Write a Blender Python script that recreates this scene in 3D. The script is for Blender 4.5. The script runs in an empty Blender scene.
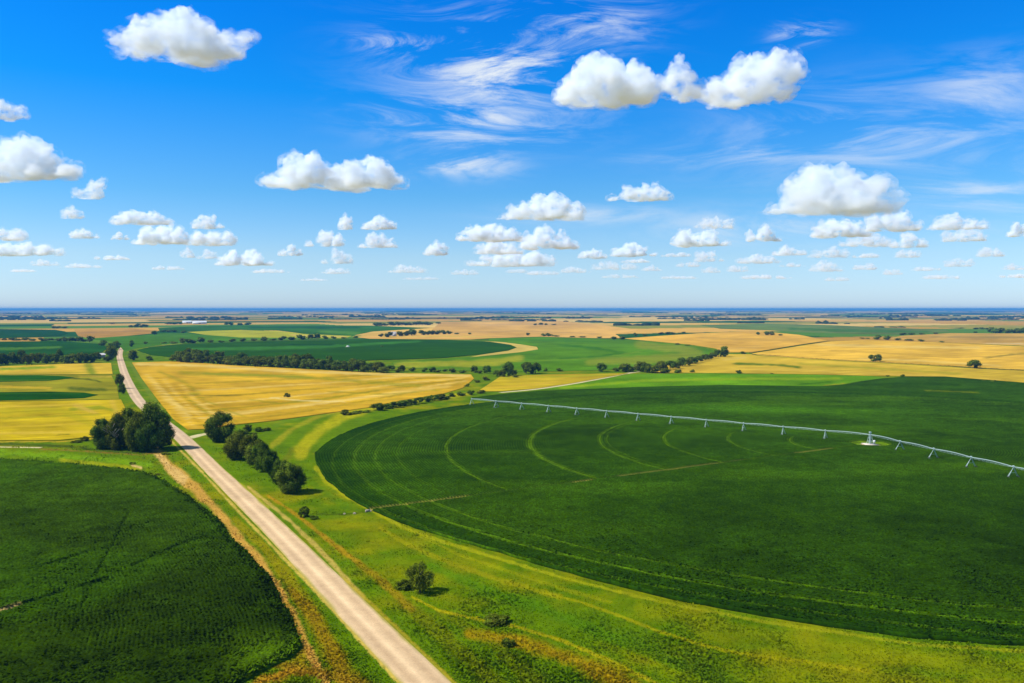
import bpy, bmesh, math, random
import numpy as np
from mathutils import Vector, Matrix
from mathutils.geometry import delaunay_2d_cdt

C = bpy.context.scene
COL = C.collection
rng = np.random.default_rng(7)
random.seed(7)

# ------------------------------------------------------------------ camera
H, F, VH, W, HT = 60.0, 850.0, 308.9, 1024, 683
PITCH = math.atan((HT / 2 - VH) / F)
CP, SP = math.cos(PITCH), math.sin(PITCH)
cam = bpy.data.cameras.new('camera')
cam_ob = bpy.data.objects.new('camera', cam)
COL.objects.link(cam_ob)
cam_ob.location = (0, 0, H)
cam_ob.rotation_euler = (math.pi / 2 - PITCH, 0, 0)
cam.sensor_width = 36
cam.lens = F / W * 36
cam.clip_start, cam.clip_end = 1.0, 3e5
C.camera = cam_ob

# survey helpers: picture point -> point of the plain, and back
def ground(u, v):
    a = (np.asarray(u, float) - W / 2) / F
    b = (HT / 2 - np.asarray(v, float)) / F
    t = H / (SP - b * CP)
    return a * t, (CP + b * SP) * t

def survey(x, y, z=0.0):
    dz = z - H
    dep = y * CP - dz * SP
    up = y * SP + dz * CP
    return W / 2 + F * x / dep, HT / 2 - F * up / dep

# ------------------------------------------------------------------ noise
def _h(ix, iy, s):
    n = (ix * 374761393 + iy * 668265263 + s * 974634777) & 0xffffffff
    n = ((n ^ (n >> 13)) * 1274126177) & 0xffffffff
    return ((n ^ (n >> 16)) & 0xffff) / 65535.0

def vnoise(x, y, s=0):
    x = np.asarray(x, float); y = np.asarray(y, float)
    ix = np.floor(x).astype(np.int64); iy = np.floor(y).astype(np.int64)
    fx = x - ix; fy = y - iy
    fx = fx * fx * (3 - 2 * fx); fy = fy * fy * (3 - 2 * fy)
    return ((_h(ix, iy, s) * (1 - fx) + _h(ix + 1, iy, s) * fx) * (1 - fy)
            + (_h(ix, iy + 1, s) * (1 - fx) + _h(ix + 1, iy + 1, s) * fx) * fy)

def fbm(x, y, s=0, o=4, g=.5):
    r = 0.0; a = 1.0; t = 0.0
    for k in range(o):
        r = r + a * vnoise(x * 2 ** k, y * 2 ** k, s + k * 17); t += a; a *= g
    return r / t

def smooth(a, b, x):
    t = np.clip((x - a) / (b - a), 0, 1)
    return t * t * (3 - 2 * t)

def terrain(x, y):
    d = np.hypot(x, y)
    k = smooth(2600, 6500, d)
    k2 = smooth(7000, 16000, d)
    return k * (fbm(x / 2600 + 5.3, y / 2600 + 1.7, 3, 3) - .55) * 15 + k2 * (fbm(x / 5200, y / 5200 + 9, 8, 2) - .5) * 30

def at(u, v):
    x, y = ground(u, v)
    return float(x), float(y), float(terrain(x, y))

# ------------------------------------------------------------------ colour: albedo that gives a sunlit sRGB tone
def alb(r, g, b, k=1.0):
    c = np.array((r, g, b), float) / 255
    l = np.where(c <= .04045, c / 12.92, ((c + .055) / 1.055) ** 2.4)
    return np.clip(l / 1.68 * k, .0006, .8)

def polydist(px, py, poly):
    """distance of points to a polyline and position 0..1 along it"""
    poly = np.asarray(poly, float)
    best = np.full(px.shape, 1e9); par = np.zeros(px.shape)
    seg = np.hypot(*np.diff(poly, axis=0).T); cum = np.concatenate([[0], np.cumsum(seg)])
    for i in range(len(poly) - 1):
        a, b = poly[i], poly[i + 1]; d = b - a; L = max(d @ d, 1e-9)
        t = np.clip(((px - a[0]) * d[0] + (py - a[1]) * d[1]) / L, 0, 1)
        q = np.hypot(px - a[0] - t * d[0], py - a[1] - t * d[1])
        m = q < best
        best[m] = q[m]; par[m] = ((cum[i] + t * seg[i]) / cum[-1])[m]
    return best, par

def paint(col, u, v, strokes, s0=0):
    """earth and plant colour bands laid along surveyed lines, with ragged edges"""
    for k, (poly, w, c, st) in enumerate(strokes):
        poly = np.asarray(poly, float)
        wm = max(w) if isinstance(w, tuple) else w
        lo = poly.min(0) - wm * 3; hi = poly.max(0) + wm * 3
        m = np.where((u > lo[0]) & (u < hi[0]) & (v > lo[1]) & (v < hi[1]))[0]
        if len(m) == 0:
            continue
        uu, vv = u[m], v[m]
        d, t = polydist(uu, vv, poly)
        ww = (w[0] + (w[1] - w[0]) * t) if isinstance(w, tuple) else w
        n = fbm(uu / (wm * 1.2 + 1), vv / (wm * .8 + .6), s0 + k * 5, 4, .6)
        e = 1 - smooth(.35, 1.25, d / ww * 2 + (n - .5) * 1.3)
        a = (e * st * (.65 + .7 * fbm(uu / 3, vv / 1.5, s0 + k, 3))).clip(0, 1)[:, None]
        col[m] = col[m] * (1 - a) + np.asarray(c) * a
    return col

# ------------------------------------------------------------------ objects
def tag(o, label=None, cat=None, group=None, kind=None):
    if label: o['label'] = label
    if cat: o['category'] = cat
    if group: o['group'] = group
    if kind: o['kind'] = kind
    return o

def mesh_from(name, verts, faces, mats, col=None, smooth_shade=False, nper=None):
    """verts (N,3); faces (M,k) array of one arity"""
    me = bpy.data.meshes.new(name)
    verts = np.asarray(verts, np.float32); faces = np.asarray(faces, np.int32)
    me.vertices.add(len(verts)); me.vertices.foreach_set('co', verts.ravel())
    k = faces.shape[1]
    me.loops.add(faces.size); me.loops.foreach_set('vertex_index', faces.ravel())
    me.polygons.add(len(faces))
    me.polygons.foreach_set('loop_start', np.arange(0, faces.size, k, dtype=np.int32))
    me.update(calc_edges=True)
    if smooth_shade:
        me.polygons.foreach_set('use_smooth', np.ones(len(faces), bool))
    if col is not None:
        a = me.color_attributes.new('Col', 'FLOAT_COLOR', 'POINT')
        cc = np.ones((len(verts), 4), np.float32); cc[:, :3] = col
        a.data.foreach_set('color', cc.ravel())
    for m in (mats if isinstance(mats, (list, tuple)) else [mats]):
        me.materials.append(m)
    return me

def link(name, me, parent=None):
    o = bpy.data.objects.new(name, me); COL.objects.link(o)
    if parent: o.parent = parent
    return o

def empty(name, loc, rz=0.0):
    o = bpy.data.objects.new(name, None); COL.objects.link(o)
    o.location = loc; o.rotation_euler = (0, 0, rz); o.empty_display_size = 1
    return o

def copy_tree(o, parent=None):
    c = o.copy(); COL.objects.link(c); c.parent = parent
    for ch in list(o.children):
        copy_tree(ch, c)
    return c

# ------------------------------------------------------------------ materials
def newmat(n):
    m = bpy.data.materials.new(n); m.use_nodes = True; m.node_tree.nodes.clear()
    return m, m.node_tree.nodes, m.node_tree.links

def surf_mat(name, scales=((1.0, .35),), rough=.9, stretch=None, bump=0.0, trans=0.0, use_col=True, base=(1, 1, 1), rnd=0.0):
    """vertex colour x several octaves of world-space noise"""
    m, N, L = newmat(name)
    out = N.new('ShaderNodeOutputMaterial'); b = N.new('ShaderNodeBsdfPrincipled')
    b.inputs['Roughness'].default_value = rough; b.inputs['Specular IOR Level'].default_value = 0.0
    if use_col:
        a = N.new('ShaderNodeAttribute'); a.attribute_name = 'Col'; cur = a.outputs['Color']
    else:
        a = N.new('ShaderNodeRGB'); a.outputs[0].default_value = (*base, 1); cur = a.outputs[0]
    geo = N.new('ShaderNodeNewGeometry'); vec = geo.outputs['Position']
    if stretch:
        mp = N.new('ShaderNodeMapping'); mp.vector_type = 'TEXTURE'
        mp.inputs['Rotation'].default_value = (0, 0, stretch[0]); mp.inputs['Scale'].default_value = (stretch[1], 1, 1)
        L.new(vec, mp.inputs['Vector']); svec = mp.outputs['Vector']
    last = None
    for i, sc in enumerate(scales):
        nz = N.new('ShaderNodeTexNoise'); nz.inputs['Scale'].default_value = sc[0]; nz.inputs['Detail'].default_value = 4
        nz.inputs['Roughness'].default_value = .62
        L.new(svec if (stretch and len(sc) > 2) else vec, nz.inputs['Vector'])
        mr = N.new('ShaderNodeMapRange'); mr.inputs[1].default_value = .28; mr.inputs[2].default_value = .72
        mr.inputs[3].default_value = 1 - sc[1]; mr.inputs[4].default_value = 1 + sc[1]
        L.new(nz.outputs['Fac'], mr.inputs[0])
        mx = N.new('ShaderNodeMix'); mx.data_type = 'RGBA'; mx.blend_type = 'MULTIPLY'; mx.inputs[0].default_value = 1
        L.new(cur, mx.inputs[6]); L.new(mr.outputs[0], mx.inputs[7]); cur = mx.outputs[2]; last = nz.outputs['Fac']
    if rnd:
        oi = N.new('ShaderNodeObjectInfo'); hs = N.new('ShaderNodeHueSaturation')
        m1 = N.new('ShaderNodeMapRange'); m1.inputs[3].default_value = .5 - rnd * .05; m1.inputs[4].default_value = .5 + rnd * .05
        m2 = N.new('ShaderNodeMapRange'); m2.inputs[3].default_value = 1 - rnd * .5; m2.inputs[4].default_value = 1 + rnd * .6
        mm = N.new('ShaderNodeMath'); mm.operation = 'FRACT'; mm2 = N.new('ShaderNodeMath'); mm2.operation = 'MULTIPLY'; mm2.inputs[1].default_value = 7.13
        L.new(oi.outputs['Random'], m1.inputs[0]); L.new(oi.outputs['Random'], mm2.inputs[0]); L.new(mm2.outputs[0], mm.inputs[0]); L.new(mm.outputs[0], m2.inputs[0])
        L.new(m1.outputs[0], hs.inputs['Hue']); L.new(m2.outputs[0], hs.inputs['Value']); L.new(cur, hs.inputs['Color']); cur = hs.outputs['Color']
    L.new(cur, b.inputs['Base Color'])
    if bump and last is not None:
        bp = N.new('ShaderNodeBump'); bp.inputs['Strength'].default_value = bump; bp.inputs['Distance'].default_value = .4
        L.new(last, bp.inputs['Height']); L.new(bp.outputs[0], b.inputs['Normal'])
    sh = b.outputs[0]
    if trans:
        tr = N.new('ShaderNodeBsdfTranslucent'); L.new(cur, tr.inputs['Color'])
        ms = N.new('ShaderNodeMixShader'); ms.inputs[0].default_value = trans
        L.new(sh, ms.inputs[1]); L.new(tr.outputs[0], ms.inputs[2]); sh = ms.outputs[0]
    L.new(sh, out.inputs['Surface'])
    return m

ROAD_DIR = math.atan2(1, -.52)      # section-grid direction of the road
M_GROUND = surf_mat('grassland', ((.9, .18), (.16, .14), (.02, .10)), bump=.35)
M_STUBBLE = surf_mat('stubble', ((.35, .22, 1), (.06, .16, 1), (.015, .12)), stretch=(ROAD_DIR - math.pi / 2, 14), bump=.2)
M_GREEN = surf_mat('low_crop', ((.5, .18), (.05, .14, 1), (.012, .16)), stretch=(ROAD_DIR - math.pi / 2, 10), bump=.3)
M_CROP = surf_mat('crop_leaves', ((2.2, .45), (.25, .25), (.03, .2)), rough=.75)
M_BLADE = surf_mat('grass_blades', ((.5, .2),), trans=.4)
M_ROAD = surf_mat('gravel_road', ((3.0, .12), (.35, .10), (.06, .06)), bump=.15)
M_LEAF = surf_mat('tree_leaves', ((.5, .3),), rough=.7, trans=.18, rnd=.5)
M_BARK = surf_mat('bark', ((6, .4),), use_col=False, base=(.10, .075, .05))
M_DEADWOOD = surf_mat('dead_branches', ((6, .3),), use_col=False, base=(.42, .33, .28))
def metal(name, base, rough, met):
    m, N, L = newmat(name); o = N.new('ShaderNodeOutputMaterial'); b = N.new('ShaderNodeBsdfPrincipled')
    b.inputs['Roughness'].default_value = rough; b.inputs['Metallic'].default_value = met
    nz = N.new('ShaderNodeTexNoise'); nz.inputs['Scale'].default_value = 1.5; nz.inputs['Detail'].default_value = 5
    mr = N.new('ShaderNodeMapRange'); mr.inputs[3].default_value = .8; mr.inputs[4].default_value = 1.15; L.new(nz.outputs['Fac'], mr.inputs[0])
    mx = N.new('ShaderNodeMix'); mx.data_type = 'RGBA'; mx.blend_type = 'MULTIPLY'; mx.inputs[0].default_value = 1
    mx.inputs[6].default_value = (*base, 1); L.new(mr.outputs[0], mx.inputs[7]); L.new(mx.outputs[2], b.inputs['Base Color'])
    L.new(b.outputs[0], o.inputs['Surface']); return m
M_STEEL = metal('galvanised_steel', (.34, .44, .40), .55, .1)
M_TYRE = metal('tyre_rubber', (.03, .03, .03), .9, 0)
M_CONC = surf_mat('concrete', ((2, .2),), use_col=False, base=(.55, .47, .36))
M_STONE = surf_mat('limestone', ((4, .3),), use_col=False, base=(.36, .30, .22), bump=.4)
M_WHITE = metal('white_sheet_metal', (.78, .77, .72), .5, 0)
M_ROOF = metal('pale_roof', (.62, .55, .50), .6, 0)
M_TANWALL = metal('tan_board_wall', (.45, .34, .22), .8, 0)

# ------------------------------------------------------------------ lines surveyed on the plain (picture coordinates)
ROAD_PX = [(470, 728), (426, 683), (354, 610), (286, 540), (245, 500), (212, 468), (181, 437), (160, 420), (140, 402), (131, 388), (124.7, 374), (121, 362),
           (119.6, 355.5), (120.6, 350.5), (124, 346), (127.4, 343), (129.3, 341), (131, 339.6), (135, 338.3), (141, 337.2)]

def catmull(P, n):
    P = np.asarray(P, float); Q = [2 * P[0] - P[1], *P, 2 * P[-1] - P[-2]]; out = []
    for i in range(1, len(Q) - 2):
        p0, p1, p2, p3 = Q[i - 1], Q[i], Q[i + 1], Q[i + 2]
        for t in np.arange(n) / n:
            out.append(.5 * ((2 * p1) + (-p0 + p2) * t + (2 * p0 - 5 * p1 + 4 * p2 - p3) * t * t + (-p0 + 3 * p1 - 3 * p2 + p3) * t ** 3))
    out.append(P[-1]); return np.array(out)

def ribbon(name, px, half, colfun, z, mat, n=16, lat=None, extra=None, kind='structure', label=None, ragged=0.0):
    g = np.array(ground(*np.array(px, float).T)).T
    if extra is not None: g = np.vstack([extra, g])
    c = catmull(g, n)
    d = np.gradient(c, axis=0); d /= np.hypot(*d.T)[:, None]
    nrm = np.stack([d[:, 1], -d[:, 0]], -1)          # to the right of travel
    lat = np.array(lat if lat is not None else np.linspace(-1, 1, 9)) * half
    X = c[:, None, :] + nrm[:, None, :] * lat[None, :, None]
    if ragged:
        s = np.arange(len(c))
        for k in (0, -1):
            X[:, k, :] += nrm * ((fbm(s / 2.5, s * 0 + k, 5, 3) - .5) * ragged)[:, None]
    Z = terrain(X[..., 0], X[..., 1]) + z
    Z[:, 0] -= .05; Z[:, -1] -= .05
    V = np.concatenate([X, Z[..., None]], -1).reshape(-1, 3)
    nl = len(lat); i = np.arange(len(c) - 1)[:, None] * nl + np.arange(nl - 1)[None]
    fc = np.stack([i, i + 1, i + nl + 1, i + nl], -1).reshape(-1, 4)
    L = np.broadcast_to(lat, X.shape[:2]).ravel()
    me = mesh_from(name, V, fc, mat, colfun(L, V), True)
    o = link(name, me); tag(o, label, name.replace('_', ' '), kind=kind)
    return o, c

def road_col(L, V):
    base = alb(246, 208, 156, 1.03); a = np.abs(L)
    c = np.tile(base, (len(L), 1))
    n = fbm(V[:, 0] / 5, V[:, 1] / 9, 4, 3)[:, None]
    tr = np.exp(-((a - 1.75) / .8) ** 2)[:, None]
    c = c * (1 - .2 * tr) + np.array((.03, -.01, -.015)) * tr * .4
    ce = np.exp(-((L + .25) / .5) ** 2)[:, None]
    c = c * (1 + .17 * ce) * (.88 + .24 * n)
    e = smooth(2.9, 3.7, a + (n[:, 0] - .5) * 1.2)[:, None]
    c = c * (1 - e) + alb(196, 176, 90) * e
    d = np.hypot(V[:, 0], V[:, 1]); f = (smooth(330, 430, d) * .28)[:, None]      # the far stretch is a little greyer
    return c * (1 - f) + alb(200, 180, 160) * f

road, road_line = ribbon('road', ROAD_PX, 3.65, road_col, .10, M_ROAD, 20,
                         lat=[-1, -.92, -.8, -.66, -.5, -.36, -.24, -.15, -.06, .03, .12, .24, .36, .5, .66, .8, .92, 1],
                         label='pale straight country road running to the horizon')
def pale(L, V): return np.tile(alb(226, 208, 150), (len(L), 1)) * (.85 + .3 * fbm(V[:, 0] / 3, V[:, 1] / 3, 2, 3))[:, None]
ribbon('driveway', [(177, 439), (189, 438), (199, 435.3), (211, 433.2), (226, 431.6)], 2.6, pale, .06, M_ROAD, 10, label='short pale gravel side track at the junction by the trees')
ribbon('farm_track', [(500, 392.6), (536, 389.2), (570, 384.2), (590, 380.6), (605, 377.8), (620, 374.6), (632, 372.6), (642, 371.2)], 2.6, pale, .06, M_ROAD, 10, label='pale farm track climbing towards the trees beyond the green strip')
ribbon('path', [(-40, 446.4), (0, 447), (22, 447.3), (42, 447.6)], 1.3, pale, .05, M_ROAD, 8, label='short pale path above the bright green grass strip')

# pivot fields ------------------------------------------------------------------
PC = np.array((158.3, 373.8))                     # centre of the irrigated circle
_pe = np.array([(315, 455), (320, 470), (335, 487), (365, 507), (400, 523), (440, 536), (500, 553), (560, 571), (620, 587), (680, 601), (760, 616), (840, 628), (920, 640), (1023, 646)], float)
_pg = np.array(ground(*_pe.T)).T - PC
_pa = np.arctan2(_pg[:, 1], _pg[:, 0]); _pa = np.where(_pa > math.pi * .75, _pa - 2 * math.pi, _pa); _pr = np.hypot(*_pg.T)
_o = np.argsort(_pa); _pa, _pr = _pa[_o], _pr[_o]
def pf_edge(th):
    t = (th + 1.25 * math.pi) % (2 * math.pi) - 1.25 * math.pi
    return np.interp(t, np.concatenate([[-1.25 * math.pi - .3], _pa, [_pa[-1] + .5]]), np.concatenate([[238], _pr, [236]])) + (fbm(th * 25, th * 0, 2, 3) - .5) * 1.2
LC = np.array((-275.8, 115.9))
_le = np.array([(-60, 455.5), (0, 459.6), (60, 464), (115, 469), (144, 473), (158, 478), (174, 487), (196, 502), (230, 537), (259, 567), (281, 600), (296, 632), (301, 648), (290, 658), (272, 667), (254, 677), (236, 688), (214, 700)], float)
_lg = np.array(ground(*_le.T)).T - LC
_la = np.arctan2(_lg[:, 1], _lg[:, 0]); _lr = np.hypot(*_lg.T)
_o = np.argsort(_la); _la, _lr = _la[_o], _lr[_o]
def lf_edge(th):
    t = np.asarray(th)
    return np.interp(t, _la, _lr) + (fbm(t * 25, t * 0, 4, 3) - .5) * 1.5

# ------------------------------------------------------------------ ground sheet
def parcels(x, y):
    """colours of the far section grid"""
    ca, sa = math.cos(ROAD_DIR - math.pi / 2), math.sin(ROAD_DIR - math.pi / 2)
    s = x * ca + y * sa; t = -x * sa + y * ca
    t = t + (fbm(s / 900, t / 900, 21, 2) - .5) * 120
    ri = np.floor(t / 420).astype(np.int64); ci = np.floor((s + _h(ri, ri * 0, 5) * 900) / (500 + 700 * _h(ri, ri * 0, 9))).astype(np.int64)
    r = _h(ci, ri, 31); r2 = _h(ci, ri, 77)[..., None]
    pal = np.array([alb(232, 178, 76), alb(240, 198, 104), alb(206, 156, 60), alb(92, 134, 36), alb(150, 152, 50), alb(44, 92, 28), alb(234, 186, 86), alb(172, 158, 56)])
    idx = np.searchsorted([.16, .30, .41, .56, .68, .80, .91], r)
    c = pal[idx] * (.85 + .3 * r2)
    f = (t / 420 - ri)[..., None]
    edge = np.clip(1 - np.minimum(f, 1 - f) * 420 / 14, 0, 1) * .6
    return c * (1 - edge) + alb(110, 118, 60) * edge

STROKES_GROUND = [
    # left of the road: dead grass along the crop, green verge, thin dry line
    ([(158, 452), (163, 459), (171, 468), (179, 475), (193, 486), (207, 500), (226, 520), (241, 541), (259, 562), (274, 583), (289, 609), (304, 642), (318, 672), (336, 700)], (10, 12), alb(222, 170, 70), 1.0),
    ([(156, 452), (163, 460), (172, 470), (182, 479)], (9, 10), alb(234, 190, 104), 1),
    ([(286, 606), (300, 640), (300, 662), (280, 678)], (9, 16), alb(176, 140, 20), .6),
    ([(215, 690), (240, 676), (264, 664), (290, 652)], (16, 12), alb(104, 132, 14), .8),
    ([(240, 694), (262, 681), (290, 672), (322, 676)], (9, 7), alb(200, 150, 30), .85),
    ([(235, 520), (262, 545), (285, 575), (305, 605), (325, 640), (350, 680)], (8, 26), alb(160, 146, 10), .8),
    ([(290, 590), (310, 612), (330, 645), (345, 680)], (10, 20), alb(176, 134, 18), .6),
    ([(262, 660), (290, 668), (330, 676), (370, 690)], (8, 16), alb(176, 136, 26), .7),
    ([(222, 494), (262, 537), (300, 577), (340, 620), (372, 655), (405, 690)], (2.0, 6.5), alb(98, 140, 14), .8),
    ([(170, 440), (200, 470), (240, 513), (280, 554), (320, 596), (360, 640), (400, 684)], (2.2, 5), alb(232, 196, 84), .8),
    # right of the road
    ([(192, 444), (215, 464), (250, 496), (300, 541), (350, 590), (400, 640), (450, 690)], (3.5, 14), alb(104, 140, 10), .85),
    ([(205, 455), (240, 484), (268, 508)], (2.5, 3.5), alb(190, 182, 50), .8),
    ([(248, 487), (268, 503), (290, 521), (318, 548), (340, 572), (362, 597)], (3.5, 6), alb(218, 184, 84), .75),
    ([(345, 580), (380, 612), (420, 650), (462, 690)], (5, 4.5), alb(196, 170, 44), .7),
    ([(268, 496), (284, 506), (302, 519), (318, 532), (345, 553), (375, 576), (395, 594), (412, 610)], (3, 9), alb(196, 146, 26), .7),
    ([(360, 566), (395, 594), (430, 625), (470, 660), (500, 690)], (10, 24), alb(134, 132, 8), .5),
    ([(470, 634), (510, 640), (545, 650), (590, 668), (630, 690)], (14, 30), alb(200, 150, 14), .6),
    ([(440, 612), (470, 628), (500, 650), (540, 690)], (10, 18), alb(128, 126, 8), .4),
    ([(412, 597), (440, 611), (480, 620), (520, 628), (560, 640), (610, 661), (660, 686)], (3, 5), alb(190, 174, 14), .7),
    ([(540, 592), (580, 602), (620, 616), (660, 632), (700, 645), (745, 655), (800, 661), (870, 672)], (3, 5), alb(180, 170, 10), .65),
    ([(380, 528), (410, 546), (450, 563), (500, 580), (560, 597)], (4, 7), alb(172, 164, 12), .6),
    ([(420, 536), (460, 555), (510, 572), (560, 588), (610, 602)], (3, 5), alb(170, 168, 10), .5),
    ([(430, 566), (480, 588), (540, 608), (600, 632), (680, 666)], (10, 16), alb(92, 136, 8), .7),
    ([(640, 606), (720, 626), (820, 645), (940, 662), (1060, 672)], (16, 26), alb(142, 150, 4), .6),
    ([(820, 676), (920, 684), (1040, 690)], (14, 20), alb(140, 142, 8), .7),
    ([(600, 622), (640, 640), (690, 662), (740, 690)], (12, 26), alb(92, 126, 12), .7),
    # grass round the irrigated circle
    ([(300, 452), (308, 441), (322, 428), (345, 416), (380, 405), (420, 399.5), (470, 394)], (14, 4), alb(192, 180, 20), .75),
    ([(272, 446), (290, 430), (320, 415), (360, 407)], (7, 3), alb(182, 166, 30), .6),
    ([(316, 468), (326, 482), (345, 495), (372, 510), (402, 527), (440, 541), (500, 559), (560, 577), (620, 592)], (5, 3), alb(186, 182, 20), .7),
    ([(620, 592), (680, 606), (760, 621), (840, 633), (920, 645), (1030, 652)], (3.5, 4), alb(180, 176, 24), .6),
    ([(300, 470), (316, 486), (345, 506)], (9, 9), alb(90, 130, 10), .6),
    ([(276, 425), (300, 417), (325, 413)], 5, alb(110, 140, 24), .7),
    ([(268, 462), (282, 466), (292, 450)], 6, alb(120, 122, 20), .6),
    ([(316, 514), (345, 514.6), (368, 511.5)], 1.5, alb(74, 92, 12), .8),
    # left middle
    ([(-60, 452), (0, 452.5), (60, 456), (110, 460), (150, 465)], (9, 6), alb(132, 170, 14), .8),
    ([(60, 460), (110, 465), (140, 469)], (4, 4), alb(180, 178, 20), .7),
    ([(-60, 444), (0, 444), (60, 446), (120, 452), (165, 453)], (3.5, 2.5), alb(74, 92, 24), .8),
    ([(40, 449), (80, 451), (140, 455), (166, 452)], 1.5, alb(150, 118, 42), .8),
    ([(132, 465), (141, 468)], 3, alb(226, 190, 110), .9),
    ([(-40, 441.6), (60, 441.5), (95, 438.5)], 1.4, alb(214, 172, 40), .8),
    # verges along the far road
    ([(150, 418), (160, 408), (150, 394), (138, 376), (131, 364)], (6, 4), alb(120, 140, 36), .8),
    ([(163, 432), (172, 428), (186, 432)], 4, alb(140, 160, 30), .7),
]

rings = [0.0, 30, 60, 90, 110]
v = 683 + 22.0
while v > 309.62:
    rings.append(float(ground(512, v)[1])); v -= 1.0 if v > 345 else (.6 if v > 325 else .3)
rings = np.array([r for r in rings[:5]] + [r for r in rings[5:] if r > 112] + [66000.0])
az = np.concatenate([np.radians(np.arange(-38, 38.01, .09)), np.radians(np.arange(42, 318.1, 6))])
R_, A_ = np.meshgrid(rings[1:], az, indexing='ij')
gx = np.concatenate([[0], (R_ * np.sin(A_)).ravel()]); gy = np.concatenate([[0], (R_ * np.cos(A_)).ravel()])
na = len(az)
i = (np.arange(len(rings) - 2)[:, None] * na + np.arange(na)[None]) + 1
j = (np.arange(len(rings) - 2)[:, None] * na + (np.arange(na)[None] + 1) % na) + 1
gf = np.stack([i, i + na, j + na, j], -1).reshape(-1, 4)[:, ::-1]
inner = np.stack([np.zeros(na, int), 1 + (np.arange(na) + 1) % na, 1 + np.arange(na), np.zeros(na, int)], -1)

def verge_col(x, y):
    """natural colour of the unfarmed grass at a place"""
    n1 = fbm(x / 45, y / 45, 11, 4)[..., None]; n2 = fbm(x / 9, y / 9, 13, 4)[..., None]; n3 = fbm(x / 220, y / 220, 17, 2)[..., None]
    g = alb(108, 140, 4); yl = alb(156, 154, 6); dk = alb(72, 112, 4)
    k = smooth(.46, .76, n1 * .6 + n2 * .4); c = g * (1 - k) + yl * k
    k2 = smooth(.52, .72, 1 - n2 * .7 - n3 * .3); c = c * (1 - k2 * .45) + dk * k2 * .45
    return c * (.80 + .22 * fbm(x / 3.2, y / 3.2, 19, 3)[..., None])
gc = verge_col(gx, gy)
gd = np.hypot(gx, gy)
far = smooth(1500, 1800, gd)[:, None]
gc = gc * (1 - far) + parcels(gx, gy) * far
front = gy > 20
gu = np.full(gx.shape, -1e6); gv = np.full(gx.shape, -1e6)
gu[front], gv[front] = survey(gx[front], gy[front])
gc = paint(gc, gu, gv, STROKES_GROUND, 40)
gz = terrain(gx, gy)
me = mesh_from('ground', np.stack([gx, gy, gz], -1), gf, M_GROUND, gc, True)
tag(link('ground', me), 'grassy plain reaching to the horizon', 'ground', kind='structure')

# ------------------------------------------------------------------ fields
def inside(px, py, poly):
    r = np.zeros(px.shape, bool); n = len(poly)
    for a in range(n):
        x1, y1 = poly[a]; x2, y2 = poly[(a + 1) % n]
        if y1 == y2: continue
        m = ((y1 > py) != (y2 > py)) & (px < (x2 - x1) * (py - y1) / (y2 - y1) + x1)
        r ^= m
    return r

FIELD_N = [0]
def field(name, label, poly, height, base, strokes=(), mat=None, du=5.0, dv=.9, var=.36):
    FIELD_N[0] += 1; s = FIELD_N[0] * 13
    poly = np.array(poly, float); B = []
    for a in range(len(poly)):
        p, q = poly[a], poly[(a + 1) % len(poly)]
        n = max(1, int(math.hypot((q[0] - p[0]) / du, (q[1] - p[1]) / (dv * 1.5))))
        for t in range(n): B.append(p + (q - p) * t / n)
    B = np.array(B)
    lo, hi = B.min(0), B.max(0)
    U, V = np.meshgrid(np.arange(lo[0], hi[0], du), np.arange(lo[1], hi[1], dv)); U[::2] += du / 2
    U, V = U.ravel(), V.ravel()
    sh = B + (B.mean(0) - B) * 0
    m = inside(U, V, sh); U, V = U[m], V[m]
    db, _ = polydist(U / du, V / dv, np.vstack([B, B[:1]]) / (du, dv)); m = db > .45; U, V = U[m], V[m]
    pts = np.vstack([B, np.stack([U, V], -1)])
    sc = np.array((1 / du, 1 / dv))
    r = delaunay_2d_cdt([Vector(p) for p in (pts * sc)], [], [list(range(len(B)))], 1, 1e-5)
    P = np.array([p[:] for p in r[0]]) / sc
    T = np.array([f[:3] for f in r[2]], np.int32)
    x, y = ground(P[:, 0], P[:, 1])
    n1 = fbm(P[:, 0] / 45, P[:, 1] / 5, s, 4)[:, None]; n2 = fbm(P[:, 0] / 14, P[:, 1] / 1.6, s + 3, 3)[:, None]
    col = np.tile(base, (len(P), 1)) * (1 + (n1 - .5) * 2 * var + (n2 - .5) * var)
    col = paint(col, P[:, 0], P[:, 1], strokes, s)
    top = np.stack([x, y, terrain(x, y) + height], -1)
    bx, by = ground(B[:, 0], B[:, 1]); nb = len(B); o = len(top)
    bz = terrain(bx, by)
    vs = np.vstack([top, np.stack([bx, by, bz + height], -1), np.stack([bx, by, bz - .3], -1)])
    k = np.arange(nb); k2 = (k + 1) % nb
    T2 = np.vstack([T, np.stack([o + k, o + k2, o + nb + k2], -1), np.stack([o + k, o + nb + k2, o + nb + k], -1)])
    bc = np.tile(np.asarray(base) * .8, (nb * 2, 1))
    me = mesh_from(name, vs, T2, mat or M_STUBBLE, np.vstack([col, bc]), False)
    # consistent upward faces
    bm = bmesh.new(); bm.from_mesh(me); bmesh.ops.recalc_face_normals(bm, faces=bm.faces); bm.to_mesh(me); bm.free()
    o = link(name, me); tag(o, label, name.replace('_', ' '), kind='structure')
    return o

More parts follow.
